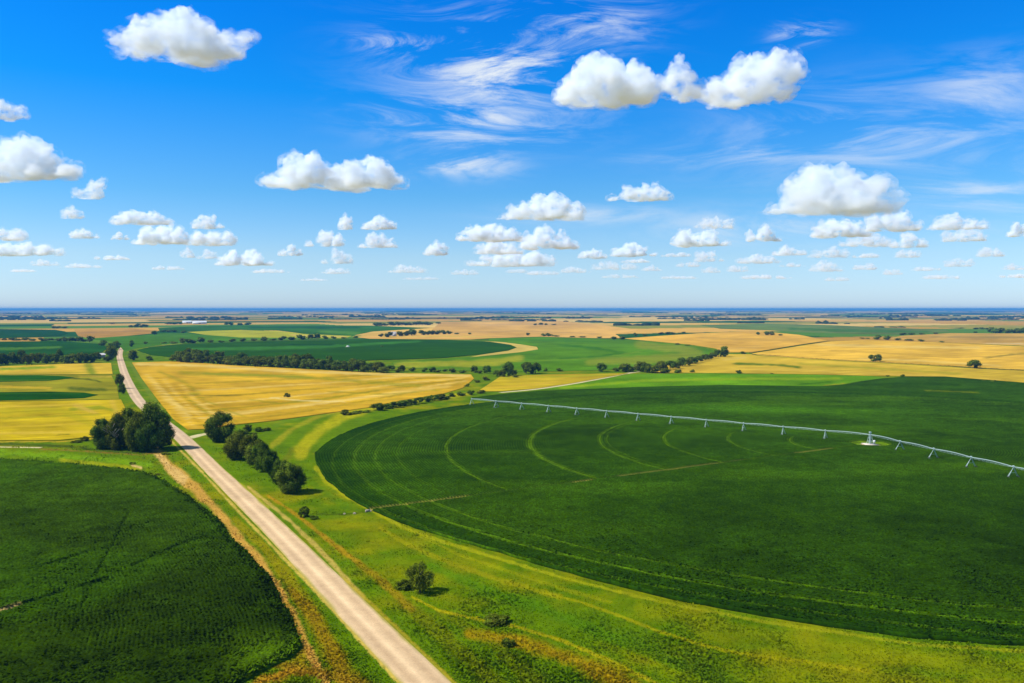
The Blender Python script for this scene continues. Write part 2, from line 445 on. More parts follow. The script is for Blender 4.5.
GOLD, GOLD2, LGOLD = alb(222, 174, 40), alb(226, 186, 72), alb(244, 206, 104)
OLIVE, YGREEN, GREEN, DGREEN = alb(150, 146, 20), alb(170, 172, 24), alb(72, 124, 22), alb(24, 70, 22)
SWATH = [([(137 + k * 9, 370 + k * 3.2), (152 + k * 8.5, 392 + k * 1.6), (172 + k * 8, 414 - k * .2), (186 + k * 9, 428 - k * .6)], 1.8, (LGOLD if k % 2 else alb(164, 132, 22)), .65) for k in range(7)]
SWATH += [([(196, 426 - k * 7), (250, 420 - k * 6.4), (330, 408 - k * 5), (410, 393 - k * 3.4), (464, 383 - k * 1.6)], 1.7, (LGOLD if k % 2 else alb(158, 138, 20)), .65) for k in range(7)]
field('stubble_field', 'wide gold stubble field right of the road, before the shelterbelt',
      [(132, 362.7), (176, 361.4), (240, 366), (300, 369), (370, 372.9), (471, 374.6), (474, 379), (463, 388), (443, 394), (400, 401), (367, 408), (324, 414), (273, 421), (240, 424.5), (203, 429.5), (188, 430), (173, 419), (157, 399), (142, 379)], .3, GOLD,
      SWATH + [([(135, 364), (200, 366), (300, 372), (400, 375), (470, 376)], 3, LGOLD, .8),
       ([(180, 373), (230, 375), (300, 377), (360, 382), (420, 386)], 4.5, OLIVE, .6),
       ([(205, 374), (260, 375.5), (310, 378)], 2.2, alb(150, 150, 30), .8),
       ([(160, 372), (185, 383), (200, 394), (190, 394)], 3, OLIVE, .55),
       ([(150, 378), (170, 398), (190, 418)], (3, 5), LGOLD, .7),
       ([(165, 400), (190, 412), (230, 414), (300, 406), (380, 396), (450, 386)], (3, 3), LGOLD, .6),
       ([(155, 395.3), (180, 395.5), (240, 396)], 1.3, alb(120, 110, 30), .75),
       ([(183, 396), (200, 408), (216, 420)], 2, OLIVE, .6), ([(200, 398), (225, 410), (246, 418)], 2, OLIVE, .5),
       ([(250, 400), (280, 404), (330, 399), (380, 390)], 2.2, OLIVE, .55),
       ([(270, 398), (300, 401), (345, 402)], 1.5, alb(240, 214, 130), .8),
       ([(300, 383), (360, 388), (420, 390), (455, 384)], 3, alb(226, 178, 56), .6),
       ([(330, 392), (390, 395), (440, 390)], 2, OLIVE, .5),
       ([(240, 420), (290, 412), (340, 406), (400, 399)], 3, alb(196, 160, 40), .6)])
field('stubble_field', 'small gold stubble triangle beside the pale farm track',
      [(478, 391.5), (500, 377), (545, 374.8), (628, 373.5), (605, 377.6), (570, 383.8), (536, 388.8), (500, 391.6)], .3, alb(206, 176, 34),
      [([(500, 378), (560, 377), (610, 375)], 2, YGREEN, .6), ([(482, 389), (520, 386), (560, 382)], 2.4, alb(222, 180, 50), .6)])
field('grass_field', 'bright green strip beyond the dark irrigated circle',
      [(538, 390), (572, 384.8), (607, 378.6), (632, 374.2), (720, 373.7), (814, 374.9), (872, 376.3), (884, 378.3), (860, 381.4), (842, 384.6), (820, 386.2), (720, 385.1), (640, 387), (590, 389)], .2, alb(104, 152, 10),
      [([(560, 388), (640, 381), (740, 379), (840, 379)], 3, alb(150, 176, 14), .7), ([(800, 384.5), (830, 382)], 2, alb(60, 112, 10), .7), ([(824, 386), (846, 383.5)], 1.2, alb(176, 170, 20), .8)], M_GREEN)
field('crop_field', 'dark green crop behind the irrigation pipe',
      [(472, 398.4), (500, 395), (540, 391.6), (590, 389.8), (640, 387.8), (720, 385.8), (820, 387), (843, 385.6), (862, 382), (886, 378.8), (905, 377.3), (945, 377.2), (1024, 383.4), (1200, 396), (1290, 420), (1250, 460), (1050, 440), (870, 420), (700, 412), (560, 410)], .7, alb(54, 88, 0, 1.0),
      [([(925, 391.5), (950, 392.3), (978, 393.6)], 1.2, alb(130, 140, 10), .6), ([(860, 386), (900, 384), (960, 386)], 3, alb(40, 72, 0), .6),
       ([(930, 406), (990, 407)], 4, alb(56, 104, 6), .6), ([(640, 391), (740, 389), (860, 391), (980, 397)], 3, alb(42, 76, 0), .6)], M_CROP, 4, .7, .3)
field('stubble_field', 'yellow stubble below the strip field left of the road',
      [(-180, 408), (0, 402.2), (60, 401.2), (121, 399.8), (125.5, 409), (118, 424), (106, 436), (60, 440.5), (0, 440.8), (-180, 444)], .3, alb(206, 176, 22),
      [([(0, 407), (50, 406), (100, 404)], 2, alb(226, 188, 60), .6), ([(0, 419), (50, 417), (100, 415)], 2, alb(160, 156, 16), .6), ([(0, 427), (50, 425.5), (95, 424)], 2, alb(222, 184, 50), .5), ([(0, 434), (60, 433), (95, 432)], 3, alb(226, 190, 60), .7), ([(70, 410), (100, 408), (115, 411)], 4, alb(120, 150, 16), .6), ([(75, 406), (95, 413)], 4, alb(220, 180, 70), .7),
       ([(0, 412), (60, 410), (90, 424)], 7, alb(186, 172, 18), .6), ([(58, 435.3), (70, 435)], 1, alb(70, 90, 16), .8), ([(112, 402), (119, 420)], 5, alb(228, 186, 70), .6)], None, 4, .9)
field('strip_field', 'field of dark green and yellow strips left of the road',
      [(-180, 379), (0, 375.6), (111, 375), (117, 386), (119, 399.2), (60, 400.6), (0, 401.6), (-180, 407)], .25, alb(158, 150, 26),
      [
       ([(60, 378), (90, 379.5), (100, 382)], 2, alb(60, 80, 16), .8), ([(-100, 387.5), (0, 387), (50, 388.5)], 3, alb(216, 178, 40), .8), ([(70, 389), (105, 390)], 4, alb(70, 96, 16), .7), ([(80, 376.6), (112, 377)], 2, alb(200, 170, 50), .7)], None, 4, .8)
field('crop_field', 'lower dark green strip in the striped field left of the road', [(-180, 396), (0, 392.8), (50, 392.2), (84, 393.2), (98, 395.4), (84, 398.6), (40, 400.2), (0, 401), (-180, 406)], .5, alb(32, 80, 4), [([(-100, 396), (0, 394.4), (80, 394)], 1.6, alb(56, 104, 10), .6)], M_GREEN, 3, .6)
field('crop_field', 'upper dark green strip in the striped field left of the road', [(-180, 379.5), (0, 375.9), (40, 375.8), (62, 376.6), (74, 378), (60, 380), (48, 381.2), (0, 382.2), (-180, 386)], .5, alb(40, 92, 8), [([(-100, 384), (0, 381), (50, 380.6)], 1.4, alb(90, 124, 12), .6)], M_GREEN, 3, .6)
field('stubble_field', 'thin gold stubble strip before the tree belt left of the road',
      [(-180, 369), (0, 366.6), (89, 363.4), (111, 363.2), (112.6, 374.3), (0, 374.8), (-180, 378)], .3, alb(222, 182, 50),
      [([(0, 369.6), (55, 367.4)], 3.4, alb(128, 158, 20), .9), ([(88, 365), (92, 373)], 9, alb(112, 142, 18), .75), ([(0, 374), (90, 372.6)], 1.4, alb(150, 150, 20), .6)], None, 4, .8)
field('crop_field', 'dark green crop beyond the tree belt left of the road',
      [(-180, 342), (0, 341.8), (60, 341.3), (100, 344), (108, 347.5), (100, 354), (0, 357), (-180, 359)], .5, alb(40, 88, 20),
      [([(-100, 348), (0, 349.4), (60, 347.5)], 2.6, alb(86, 128, 30), .8)], M_GREEN, 4, .6)
field('crop_field', 'dark green rounded crop on the far left',
      [(-180, 329.5), (0, 329.2), (55, 329.9), (65, 331.5), (68, 333.3), (60, 336), (0, 338.4), (-180, 340)], .5, alb(36, 82, 30), [], M_GREEN, 4, .5)
field('plowed_field', 'brown fallow field left of the far bend of the road',
      [(74, 329.6), (130, 328.2), (158, 331), (152, 333.6), (125, 336), (90, 338.4), (78, 336)], .2, alb(206, 154, 66), [([(80, 333), (140, 331)], 2, alb(172, 132, 70), .7)], None, 4, .5)
field('grass_field', 'green pasture on both sides of the far bend',
      [(90, 339), (128, 336.5), (155, 334), (160, 333.4), (187, 333), (205, 335.2), (240, 338), (250, 341), (190, 343.4), (150, 346.4), (133, 349), (125, 352), (116, 342)], .2, alb(78, 126, 18),
      [([(140, 349), (165, 345.5), (200, 343.5)], 1.6, alb(190, 170, 70), .8)], M_GREEN, 4, .5)
field('grass_field', 'yellow field behind the far tree row',
      [(187, 332), (215, 330.6), (240, 330.2), (278, 331), (304, 334), (352, 336), (345, 338.4), (240, 337.4), (205, 334.8)], .2, alb(186, 182, 40), [([(290, 335), (345, 337)], 1.5, alb(226, 190, 90), .7)], M_GREEN, 4, .5)
field('crop_field', 'long green crop before the far white sheds',
      [(158, 328), (200, 326.2), (240, 325.5), (368, 325.6), (430, 328), (372, 331.6), (352, 335.8), (304, 333.8), (278, 330.6), (240, 329.8), (187, 331.6), (160, 331.6)], .3, alb(60, 110, 22), [([(250, 327.5), (360, 327.5)], 2, alb(32, 84, 34), .7), ([(320, 331.5), (360, 333.5)], 3, alb(98, 144, 34), .7)], M_GREEN, 5, .4)
field('crop_field', 'dark green round crop behind the shelterbelt',
      [(137, 350.4), (150, 347.4), (177, 344.6), (250, 341.9), (330, 340.5), (370, 339.4), (440, 340), (490, 342), (510, 345), (516, 347.5), (508, 350.4), (480, 354.6), (441, 358.2), (385, 360), (330, 362), (250, 362), (177, 358), (150, 355)], .6, alb(46, 90, 8),
      [([(190, 350), (260, 348.8), (330, 346.6), (420, 341.5)], (5, 2.5), alb(66, 124, 32), .85), ([(290, 345.2), (334, 345.3)], 1, alb(20, 66, 24), .8)], M_GREEN, 5, .6, .15)
field('grass_field', 'tan bare margin curving round the tip of the round crop',
      [(484, 341.2), (502, 342), (521, 344.4), (537, 347), (538, 349.4), (520, 352.2), (495, 354.8), (470, 357.2), (480, 355), (508.5, 350.8), (517, 347.5), (510.6, 344.7), (490, 341.8)], .1, alb(222, 190, 90), [], None, 3, .5)
field('crop_field', 'big light green round crop in the middle distance',
      [(489, 338.8), (540, 337.2), (600, 338.7), (650, 341.7), (690, 345.6), (711, 350), (717, 353.6), (690, 360), (655, 365.4), (610, 370), (545, 371.8), (500, 372), (440, 371), (395, 367), (392, 362.6), (440, 359.3), (478, 356.9), (522, 352.4), (539, 349.4), (537, 346.6), (505, 342.4), (489, 341)], .3, alb(92, 138, 14),
      [([(640, 345), (690, 350), (700, 355), (650, 360), (590, 362)], 9, alb(150, 156, 40), .7), ([(395, 365), (440, 364), (490, 363), (520, 358)], 7, alb(176, 172, 36), .8), ([(560, 345), (600, 349), (624, 353), (600, 357), (560, 359)], 3, alb(50, 110, 18), .6),
       ([(400, 370), (480, 370), (540, 370)], 2.5, alb(110, 140, 24), .7), ([(520, 362), (600, 358), (640, 352)], 1.6, alb(120, 152, 34), .6), ([(500, 340), (540, 340), (600, 342)], 3, alb(70, 128, 22), .5)], M_GREEN, 5, .7)
field('stubble_field', 'tan stubble field behind the light green round crop',
      [(352, 336.6), (400, 335.6), (420, 334.2), (432, 330), (440, 322), (560, 321), (600, 324.8), (640, 330), (615, 334), (622, 338.2), (600, 338.2), (540, 336.7), (489, 338.3), (470, 339.6), (440, 339.4), (370, 338.8)], .2, alb(232, 178, 84),
      [([(380, 337), (440, 336.5), (490, 337)], 2.4, alb(228, 186, 80), .8), ([(440, 333), (520, 331), (600, 334)], 2, alb(204, 160, 86), .6), ([(480, 325), (560, 324)], 1.5, alb(206, 166, 98), .6)], None, 6, .5)
field('stubble_field', 'gold stubble slope left of the distant hedgerow',
      [(624, 338.6), (655, 336.3), (700, 333.3), (760, 331.2), (800, 335), (827, 340.6), (800, 344.6), (752, 352.4), (722, 352.6), (716, 348.6), (690, 344.6), (650, 341)], .3, alb(238, 182, 66), [([(700, 338), (760, 340), (800, 340)], 3, alb(204, 160, 62), .6), ([(720, 350), (760, 347)], 3, alb(222, 178, 84), .5)], None, 5, .5)
field('stubble_field', 'largest gold stubble field on the right, above the lone trees',
      [(752, 353.6), (828, 341.7), (864, 340.2), (927, 342.2), (1024, 346.6), (1200, 352), (1200, 383), (1024, 370.2), (985, 368.6), (927, 365.2), (864, 361.8), (814, 359.2), (758, 355.2)], .3, alb(240, 188, 62),
      [([(820, 345), (900, 347), (980, 348)], 3, LGOLD, .6), ([(830, 351), (880, 353), (960, 358)], 2.4, alb(208, 164, 54), .6), ([(985, 358), (1010, 355), (1040, 352)], 2, alb(150, 132, 40), .75), ([(860, 359), (920, 361), (1000, 366)], 2, LGOLD, .6)], None, 5, .6)
field('stubble_field', 'yellow stubble between the lone trees and the dark crop',
      [(642, 371.6), (665, 366), (700, 360.6), (722, 354.2), (751, 354.4), (758, 355.9), (814, 359.9), (864, 362.5), (927, 366), (985, 369.3), (1024, 371), (1200, 384), (1200, 395), (1024, 382.8), (945, 376.7), (900, 376.4), (866, 375.8), (814, 374.4), (720, 373.2), (660, 372.8)], .3, alb(212, 176, 50),
      [([(735, 364), (775, 365), (800, 367.4)], 2.6, alb(96, 122, 14), .9), ([(800, 364), (880, 369), (960, 374)], 3, alb(170, 162, 34), .6), ([(730, 369), (800, 370.5), (870, 373.5), (1000, 380)], 2.2, alb(228, 188, 66), .7), ([(725, 360), (745, 358)], 3, alb(232, 196, 90), .7), ([(652, 370.5), (700, 364)], 3, alb(196, 170, 50), .5)], None, 5, .6)
field('grass_field', 'olive green pasture in the right distance',
      [(700, 325), (760, 323.4), (830, 325), (880, 327.4), (946, 329.8), (950, 332), (905, 334.6), (860, 334.2), (800, 332.2), (770, 330.4), (720, 328.8)], .2, alb(112, 132, 56), [([(790, 329), (860, 331), (930, 332)], 3, alb(70, 118, 40), .8)], M_GREEN, 6, .4)
field('stubble_field', 'brown stubble field in the right distance',
      [(902, 335.8), (950, 333.2), (1024, 333.6), (1200, 336), (1200, 351), (1024, 345.8), (927, 341.4), (890, 338.6)], .2, alb(216, 168, 72), [([(930, 337), (1024, 337.5)], 2.4, alb(170, 142, 70), .7), ([(985, 343.4), (1030, 344)], 1.6, alb(228, 196, 130), .7)], None, 6, .5)

# irrigated crops with planted rows ------------------------------------------------------------------
def crop_polar(name, label, ctr, edge, r0, th0, th1, nth, pitch, height, colfun, gapfun, seed, rdg, jit, valley_dark, rim):
    nr = int((edge(np.linspace(th0, th1, 50)).max() - r0) / (pitch / 2))
    th = np.linspace(th0, th1, nth, endpoint=(th1 - th0) < 6.2)
    q = np.linspace(0, 1, nr)
    E = edge(th)
    R = r0 + (E[None, :] - r0) * q[:, None]
    R = np.where(R < 0, 0, R)
    x = ctr[0] + R * np.cos(th)[None]; y = ctr[1] + R * np.sin(th)[None]
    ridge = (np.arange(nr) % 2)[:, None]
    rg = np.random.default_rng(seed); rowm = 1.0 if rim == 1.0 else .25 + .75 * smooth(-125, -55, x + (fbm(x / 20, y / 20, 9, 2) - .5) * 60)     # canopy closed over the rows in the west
    z = height * (1 - rdg * rowm + rdg * rowm * ridge) + rg.uniform(-jit, jit, x.shape) * height + (fbm(x / 6, y / 6, seed, 3) - .5) * .35 * height
    gap = gapfun(x, y, R, np.broadcast_to(th, R.shape))
    z = z * (1 - .82 * np.clip(gap, 0, 1.2))
    z = z * (rim + (1 - rim) * smooth(0, 3.5, E[None, :] - R + (fbm(x / 2, y / 2, seed + 3, 2) - .5) * 2))
    col = colfun(x, y, R, np.broadcast_to(th, R.shape), gap)
    col = col * (rg.uniform(.72, 1.3, x.shape) * (1 - valley_dark * rowm + valley_dark * rowm * ridge))[..., None]     # random tone, and darker colour between the rows
    V = np.stack([x, y, z + .02], -1)
    # skirt of stalks down to the ground at the rim
    V = np.concatenate([V, np.stack([x[-1] , y[-1], z[-1] * 0 - .1], -1)[None]], 0)
    col = np.concatenate([col, (col[-1] * .5)[None]], 0); nr += 1
    closed = (th1 - th0) > 6.2
    nc = nth if closed else nth - 1
    a = np.arange(nr - 1)[:, None] * nth + np.arange(nc)[None]; b = np.arange(nr - 1)[:, None] * nth + (np.arange(nc)[None] + 1) % nth
    fc = np.stack([a, a + nth, b + nth, b], -1).reshape(-1, 4)
    me = mesh_from(name, V.reshape(-1, 3), fc, M_CROP, col.reshape(-1, 3), False)
    o = link(name, me); tag(o, label, 'crop', kind='stuff')
    return o

TRACKS = [(232.5, .6, .6), (224.5, .8, 1.1), (216, .7, .95), (207, .6, .6), (187, .75, .95), (150.5, 1.25, 1.15), (119, .85, .9), (116.0, .5, .5), (90, .75, .95), (61, .7, .8), (34, .9, .9)]
LANE_A, LANE_B = np.array((-42.0, 251.0)), PC
def lane_dist(x, y):
    d = LANE_B - LANE_A; L = math.hypot(*d); d = d / L
    t = (x - LANE_A[0]) * d[0] + (y - LANE_A[1]) * d[1]
    s = np.abs((x - LANE_A[0]) * -d[1] + (y - LANE_A[1]) * d[0])
    return np.where((t > -2) & (t < L), s, 99), t
def pf_track(x, y, R, th):
    k = np.zeros_like(R)
    a = (th + math.pi) % (2 * math.pi) - math.pi
    a2 = a % (2 * math.pi); side = smooth(2.45, 2.7, a2) * (1 - smooth(3.66, 3.70, a2))       # between the pipe and the access lane
    for n, (r, w, st) in enumerate(TRACKS):
        vis = side * .85 if r < 200 else (.45 * side if r == 207 else .45 * side + .85 * (1 - side))
        k = np.maximum(k, np.exp(-((R - r - (fbm(th * 18, th * 0, n, 2) - .5) * 1.2) / w) ** 2) * st * vis * (.5 + .7 * fbm(th * 14, R * 0, 60 + n, 3)))
    return k
def pf_gap(x, y, R, th):
    s, t = lane_dist(x, y)
    broken = smooth(.46, .56, fbm(t / 22, t * 0, 91, 2))
    g = np.maximum(pf_track(x, y, R, th) * .8, np.exp(-(s / .9) ** 2) * (.35 + .65 * broken))
    return np.clip(np.maximum(g, (1 - smooth(6.5, 8.5, R)) * 1.2), 0, 1.2)
def pf_col(x, y, R, th, gap):
    base = alb(50, 82, 0, 1.25); lt = alb(74, 112, 0, 1.15); dk = alb(26, 58, 0, 1.2)
    n = fbm(x / 40, y / 40, 71, 4)[..., None]; n2 = fbm(x / 7, y / 7, 73, 3)[..., None]
    c = base * (1 + (n - .5) * .7 + (n2 - .5) * .5)
    k = smooth(.55, .75, fbm(x / 90 + 3, y / 35, 75, 3))[..., None]; c = c * (1 - k * .5) + lt * k * .5
    nr = (1 - smooth(170, 330, y))[..., None]; c = c * (1 - .28 * nr)      # colour gets darker towards the south of the circle
    # lighter streak north of the pivot, as in the crop itself
    st = np.exp(-(((y - 500 + (x - 140) * .12) / 20) ** 2) - ((x - 140) / 70) ** 2)[..., None]; c = c * (1 - st * .6) + alb(84, 136, 8, 1.2) * st * .6
    e = (smooth(220, 233, R) * .6)[..., None]; c = c * (1 - e) + dk * e
    s, t = lane_dist(x, y)
    broken = smooth(.48, .58, fbm(t / 22, t * 0, 91, 2)) * .85 + .04
    l = (np.exp(-(s / .8) ** 2) * broken)[..., None]; c = c * (1 - l) + alb(196, 182, 80) * l
    g = np.clip(pf_track(x, y, R, th) * 1.1, 0, 1)[..., None] * (1 - l); c = c * (1 - g * .85) + alb(104, 142, 4, 1.1) * g * .85
    ring = (1 - smooth(6.5, 9, R))[..., None] * .9; c = c * (1 - ring) + alb(140, 178, 16) * ring
    pad = (1 - smooth(3.4, 4.4, R))[..., None]; c = c * (1 - pad) + alb(240, 214, 160) * pad
    return c
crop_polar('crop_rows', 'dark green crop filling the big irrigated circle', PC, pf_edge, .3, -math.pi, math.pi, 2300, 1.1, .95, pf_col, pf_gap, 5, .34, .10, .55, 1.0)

LF_STREAKS = [([(-160, 560), (0, 577), (40, 570), (85, 556), (120, 548)], 1.3, .6), ([(128, 517), (112, 548), (95, 580), (77, 623), (60, 680)], 1.1, .5), ([(-20, 622), (0, 615), (25, 607), (60, 596), (110, 582)], 1.4, .8), ([(120, 575), (160, 556), (200, 540), (240, 528)], 1.3, .6)]
def lf_uv(x, y):
    f = y > 60
    u = np.full(x.shape, -1e5); v = np.full(x.shape, -1e5); u[f], v[f] = survey(x[f], y[f]); return u, v
def lf_gap(x, y, R, th):
    u, v = lf_uv(x, y); g = np.zeros_like(x)
    for k, (p, w, st) in enumerate(LF_STREAKS):
        d, t = polydist(u.ravel(), v.ravel(), p); d = d.reshape(x.shape); t = t.reshape(x.shape)
        g = np.maximum(g, np.exp(-(d / w) ** 2) * st * smooth(.25, .5, fbm(t * 14, t * 0, 5 + k, 2)))
    return np.clip(g, 0, .9)
def lf_col(x, y, R, th, gap):
    base = alb(48, 72, 0, 1.25); n = fbm(x / 30, y / 30, 171, 4)[..., None]; n2 = fbm(x / 5, y / 5, 173, 3)[..., None]
    d = smooth(150, 330, y)[..., None]
    c = base * (1 + (n - .5) * .55 + (n2 - .5) * .7) * (.8 + .5 * d) * (1 - .5 * np.clip(gap, 0, 1)[..., None])
    k = smooth(.58, .74, fbm(x / 24 + 3, y / 60, 175, 3))[..., None]; c = c * (1 - k * .3) + alb(70, 112, 4, 1.2) * k * .3
    u, v = lf_uv(x, y)
    q = (smooth(626, 662, v + (n[..., 0] - .5) * 40) * smooth(200, 280, u))[..., None]; c = c * (1 - q * .75) + alb(96, 130, 8, 1.3) * q * .75
    dd, t = polydist(u.ravel(), v.ravel(), [(-20, 622), (0, 615), (20, 608)]); b = np.exp(-((dd.reshape(x.shape) - 0) / 1.3) ** 2)[..., None]
    return c * (1 - b) + alb(214, 180, 110) * b
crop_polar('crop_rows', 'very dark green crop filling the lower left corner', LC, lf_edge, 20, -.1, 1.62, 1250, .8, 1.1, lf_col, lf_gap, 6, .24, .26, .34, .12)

# leaves and blades standing up out of crops and grass --------------------------------------------
def blades(name, label, X, Y, Z, size, col, mat, flat=.5, seed=1):
    rg = np.random.default_rng(seed); n = len(X)
    a = rg.uniform(0, 2 * math.pi, n); s = size * rg.uniform(.7, 1.3, n); lean = rg.uniform(-1, 1, n) * flat
    ux, uy = np.cos(a), np.sin(a); tx, ty = -uy * lean, ux * lean
    P = np.stack([X, Y, Z], -1)
    wv = np.stack([ux, uy, rg.uniform(-.3, .3, n)], -1) * (s * .5)[:, None]
    hv = np.stack([tx, ty, np.ones(n)], -1) * s[:, None]
    V = np.stack([P - wv * .7, P + wv * .7, P + wv + hv * .9, P - wv + hv], 1).reshape(-1, 3)
    fc = np.arange(n * 4).reshape(-1, 4)
    c = np.repeat(col * rg.uniform(.82, 1.22, n)[:, None], 4, 0)
    me = mesh_from(name, V, fc, mat, c)
    return tag(link(name, me), label, 'grass' if 'grass' in name else 'leaves', kind='stuff')

def sample_near(n, vmin, vmax, umin, umax, seed):
    """ground places with density falling with distance"""
    rg = np.random.default_rng(seed); u = rg.uniform(umin, umax, n); v = rg.uniform(vmin, vmax, n)
    x, y = ground(u, v); return x, y, u, v
def in_pf(x, y, m=0.0): return np.hypot(x - PC[0], y - PC[1]) < pf_edge(np.arctan2(y - PC[1], x - PC[0])) + m
def in_lf(x, y, m=0.0):
    th = np.arctan2(y - LC[1], x - LC[0]); return (np.hypot(x - LC[0], y - LC[1]) < lf_edge(th) + m) & (th > -.05) & (th < 1.62)
def road_off(x, y): return polydist(x, y, road_line[::4])[0]

x, y, u, v = sample_near(150000, 446, 700, -60, 1090, 21)
m = (~in_pf(x, y, .3)) & (~in_lf(x, y, .3)) & (road_off(x, y) > 4.1)
x, y, u, v = x[m], y[m], u[m], v[m]
gcol = paint(verge_col(x, y), u, v, STROKES_GROUND, 40)
mown = 1 - smooth(250, 280, np.hypot(x - PC[0], y - PC[1]))          # mown margin of the irrigated circle
hgt = (.16 + .55 * fbm(x / 8, y / 8, 33, 3) ** 2 * smooth(4.0, 8.0, road_off(x, y))) * (1 - .3 * mown)
blades('grass', 'rough grass and weeds on the verges beside the road', x, y, np.zeros(len(x)) - .02, hgt, gcol * 1.25, M_BLADE, 1.7, 2)

x, y, u, v = sample_near(120000, 452, 690, -40, 310, 22)
m = in_lf(x, y, -.3); x, y = x[m], y[m]
th = np.arctan2(y - LC[1], x - LC[0]); R = np.hypot(x - LC[0], y - LC[1]); g = lf_gap(x, y, R, th); m = g < .3
x, y, th, R, g = x[m], y[m], th[m], R[m], g[m]
blades('crop_leaves', 'upper leaves of the very dark crop at lower left', x, y, np.full(len(x), .7), np.full(len(x), .36), lf_col(x, y, R, th, g), M_CROP, 1.6, 3)
x, y, u, v = sample_near(150000, 470, 655, 310, 1060, 23)
m = in_pf(x, y, -.2) & (np.random.default_rng(5).uniform(0, 1, len(x)) < smooth(470, 600, v)); x, y = x[m], y[m]
th = np.arctan2(y - PC[1], x - PC[0]); R = np.hypot(x - PC[0], y - PC[1]); g = pf_gap(x, y, R, th); m = g < .35
x, y, th, R, g = x[m], y[m], th[m], R[m], g[m]
blades('crop_leaves', 'upper leaves of the dark crop in the irrigated circle', x, y, np.full(len(x), .55), np.full(len(x), .36), pf_col(x, y, R, th, g), M_CROP, 1.4, 4)

# ------------------------------------------------------------------ trees
def tube(P0, P1, r0, r1, n=6):
    P0, P1 = np.array(P0, float), np.array(P1, float); d = P1 - P0; d /= np.linalg.norm(d)
    a = np.cross(d, (0, 0, 1) if abs(d[2]) < .9 else (1, 0, 0)); a /= np.linalg.norm(a); b = np.cross(d, a)
    t = np.arange(n) * 2 * math.pi / n; ring = np.cos(t)[:, None] * a + np.sin(t)[:, None] * b
    V = np.vstack([P0 + ring * r0, P1 + ring * r1]); k = np.arange(n); k2 = (k + 1) % n
    return V, np.stack([k, k2, k2 + n, k + n], -1)

def merge(parts):
    V = []; Fc = []; o = 0
    for v_, f_ in parts:
        V.append(v_); Fc.append(f_ + o); o += len(v_)
    return np.vstack(V), np.vstack(Fc)

_b = bmesh.new(); bmesh.ops.create_icosphere(_b, subdivisions=1, radius=1)
ICO_V = np.array([q.co[:] for q in _b.verts]); ICO_F = np.array([[q.index for q in f.verts] for f in _b.faces]); _b.free()

def crown_mesh(name, seed, nblob, nleaf, leaf, zc, rad, blob=(.15, .26), tint=(1, 1, 1), core=.78):
    """unit-size crown: clumps of leaf faces over an uneven set of boughs"""
    rg = np.random.default_rng(seed)
    B = []
    while len(B) < nblob:
        p = rg.uniform(-1, 1, 3); q = np.linalg.norm(p)
        if q > 1 or q < .25: continue
        p = p / q * q ** .55
        r = rg.uniform(*blob)
        B.append((*(p * (np.array(rad) - r * .75) + (0, 0, zc)), r))
    B = np.array(B)
    lop = rg.uniform(-.06, .06, 2)
    w = B[:, 3] ** 2; k = rg.choice(len(B), nleaf, p=w / w.sum())
    d = rg.normal(size=(nleaf, 3)); d += (B[k, :3] - (0, 0, zc)) * 2.2; d /= np.linalg.norm(d, axis=1)[:, None]
    c = B[k, :3] + d * (B[k, 3] * np.where(rg.uniform(0, 1, nleaf) < .14, rg.uniform(1.05, 1.4, nleaf), rg.uniform(.72, 1.1, nleaf)))[:, None]
    c[:, :2] += lop * (c[:, 2:3])
    nrm = d + rg.normal(size=(nleaf, 3)) * .55; nrm /= np.linalg.norm(nrm, axis=1)[:, None]
    t = np.cross(nrm, rg.normal(size=(nleaf, 3))); t /= np.linalg.norm(t, axis=1)[:, None]; s = np.cross(nrm, t)
    L = (leaf * rg.uniform(.6, 1.3, nleaf))[:, None]
    V = np.stack([c - t * L, c + s * L * .7, c + t * L, c - s * L * .7], 1).reshape(-1, 3)
    bl = rg.uniform(.62, 1.4, len(B))
    base = np.array((.095, .128, .010)) * tint
    col = base * (bl[k] * rg.uniform(.7, 1.35, nleaf))[:, None]
    yl = rg.uniform(0, 1, nleaf)[:, None] < .12; col = np.where(yl, col * (1.5, 1.35, .9), col)
    col = np.repeat(col, 4, 0)
    fc = np.arange(nleaf * 4).reshape(-1, 4)
    # inner boughs so that the crown is not see-through in its middle
    cv = []; cf = []; o = len(V); cc = []
    for x_, y_, z_, r_ in B:
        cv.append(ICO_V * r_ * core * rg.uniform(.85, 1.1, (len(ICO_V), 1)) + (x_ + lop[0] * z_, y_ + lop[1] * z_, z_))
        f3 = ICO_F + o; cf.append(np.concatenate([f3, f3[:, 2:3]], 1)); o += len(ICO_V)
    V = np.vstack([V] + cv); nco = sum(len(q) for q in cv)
    me = bpy.data.meshes.new(name)
    quads = fc.tolist(); tris = [f[:3].tolist() for ff in cf for f in ff]
    me.from_pydata(V.tolist(), [], quads + tris)
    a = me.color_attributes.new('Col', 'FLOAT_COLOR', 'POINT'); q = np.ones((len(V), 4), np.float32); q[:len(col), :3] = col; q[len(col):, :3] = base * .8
    a.data.foreach_set('color', q.ravel()); me.materials.append(M_LEAF)
    return me

def trunk_mesh(name, seed, top, r, mat=None):
    rg = np.random.default_rng(seed); parts = [tube((0, 0, -.02), (0, 0, top * .5), r, r * .75), tube((0, 0, top * .5), (.01, 0, top), r * .75, r * .45)]
    for k in range(5):
        a = k * 1.3 + rg.uniform(-.3, .3); z = top * rg.uniform(.45, .95); q = rg.uniform(.18, .3)
        parts.append(tube((0, 0, z), (math.cos(a) * q, math.sin(a) * q, z + rg.uniform(.15, .28)), r * .45, r * .15))
    V, f = merge(parts); return mesh_from(name, V, f, mat or M_BARK, None, True)

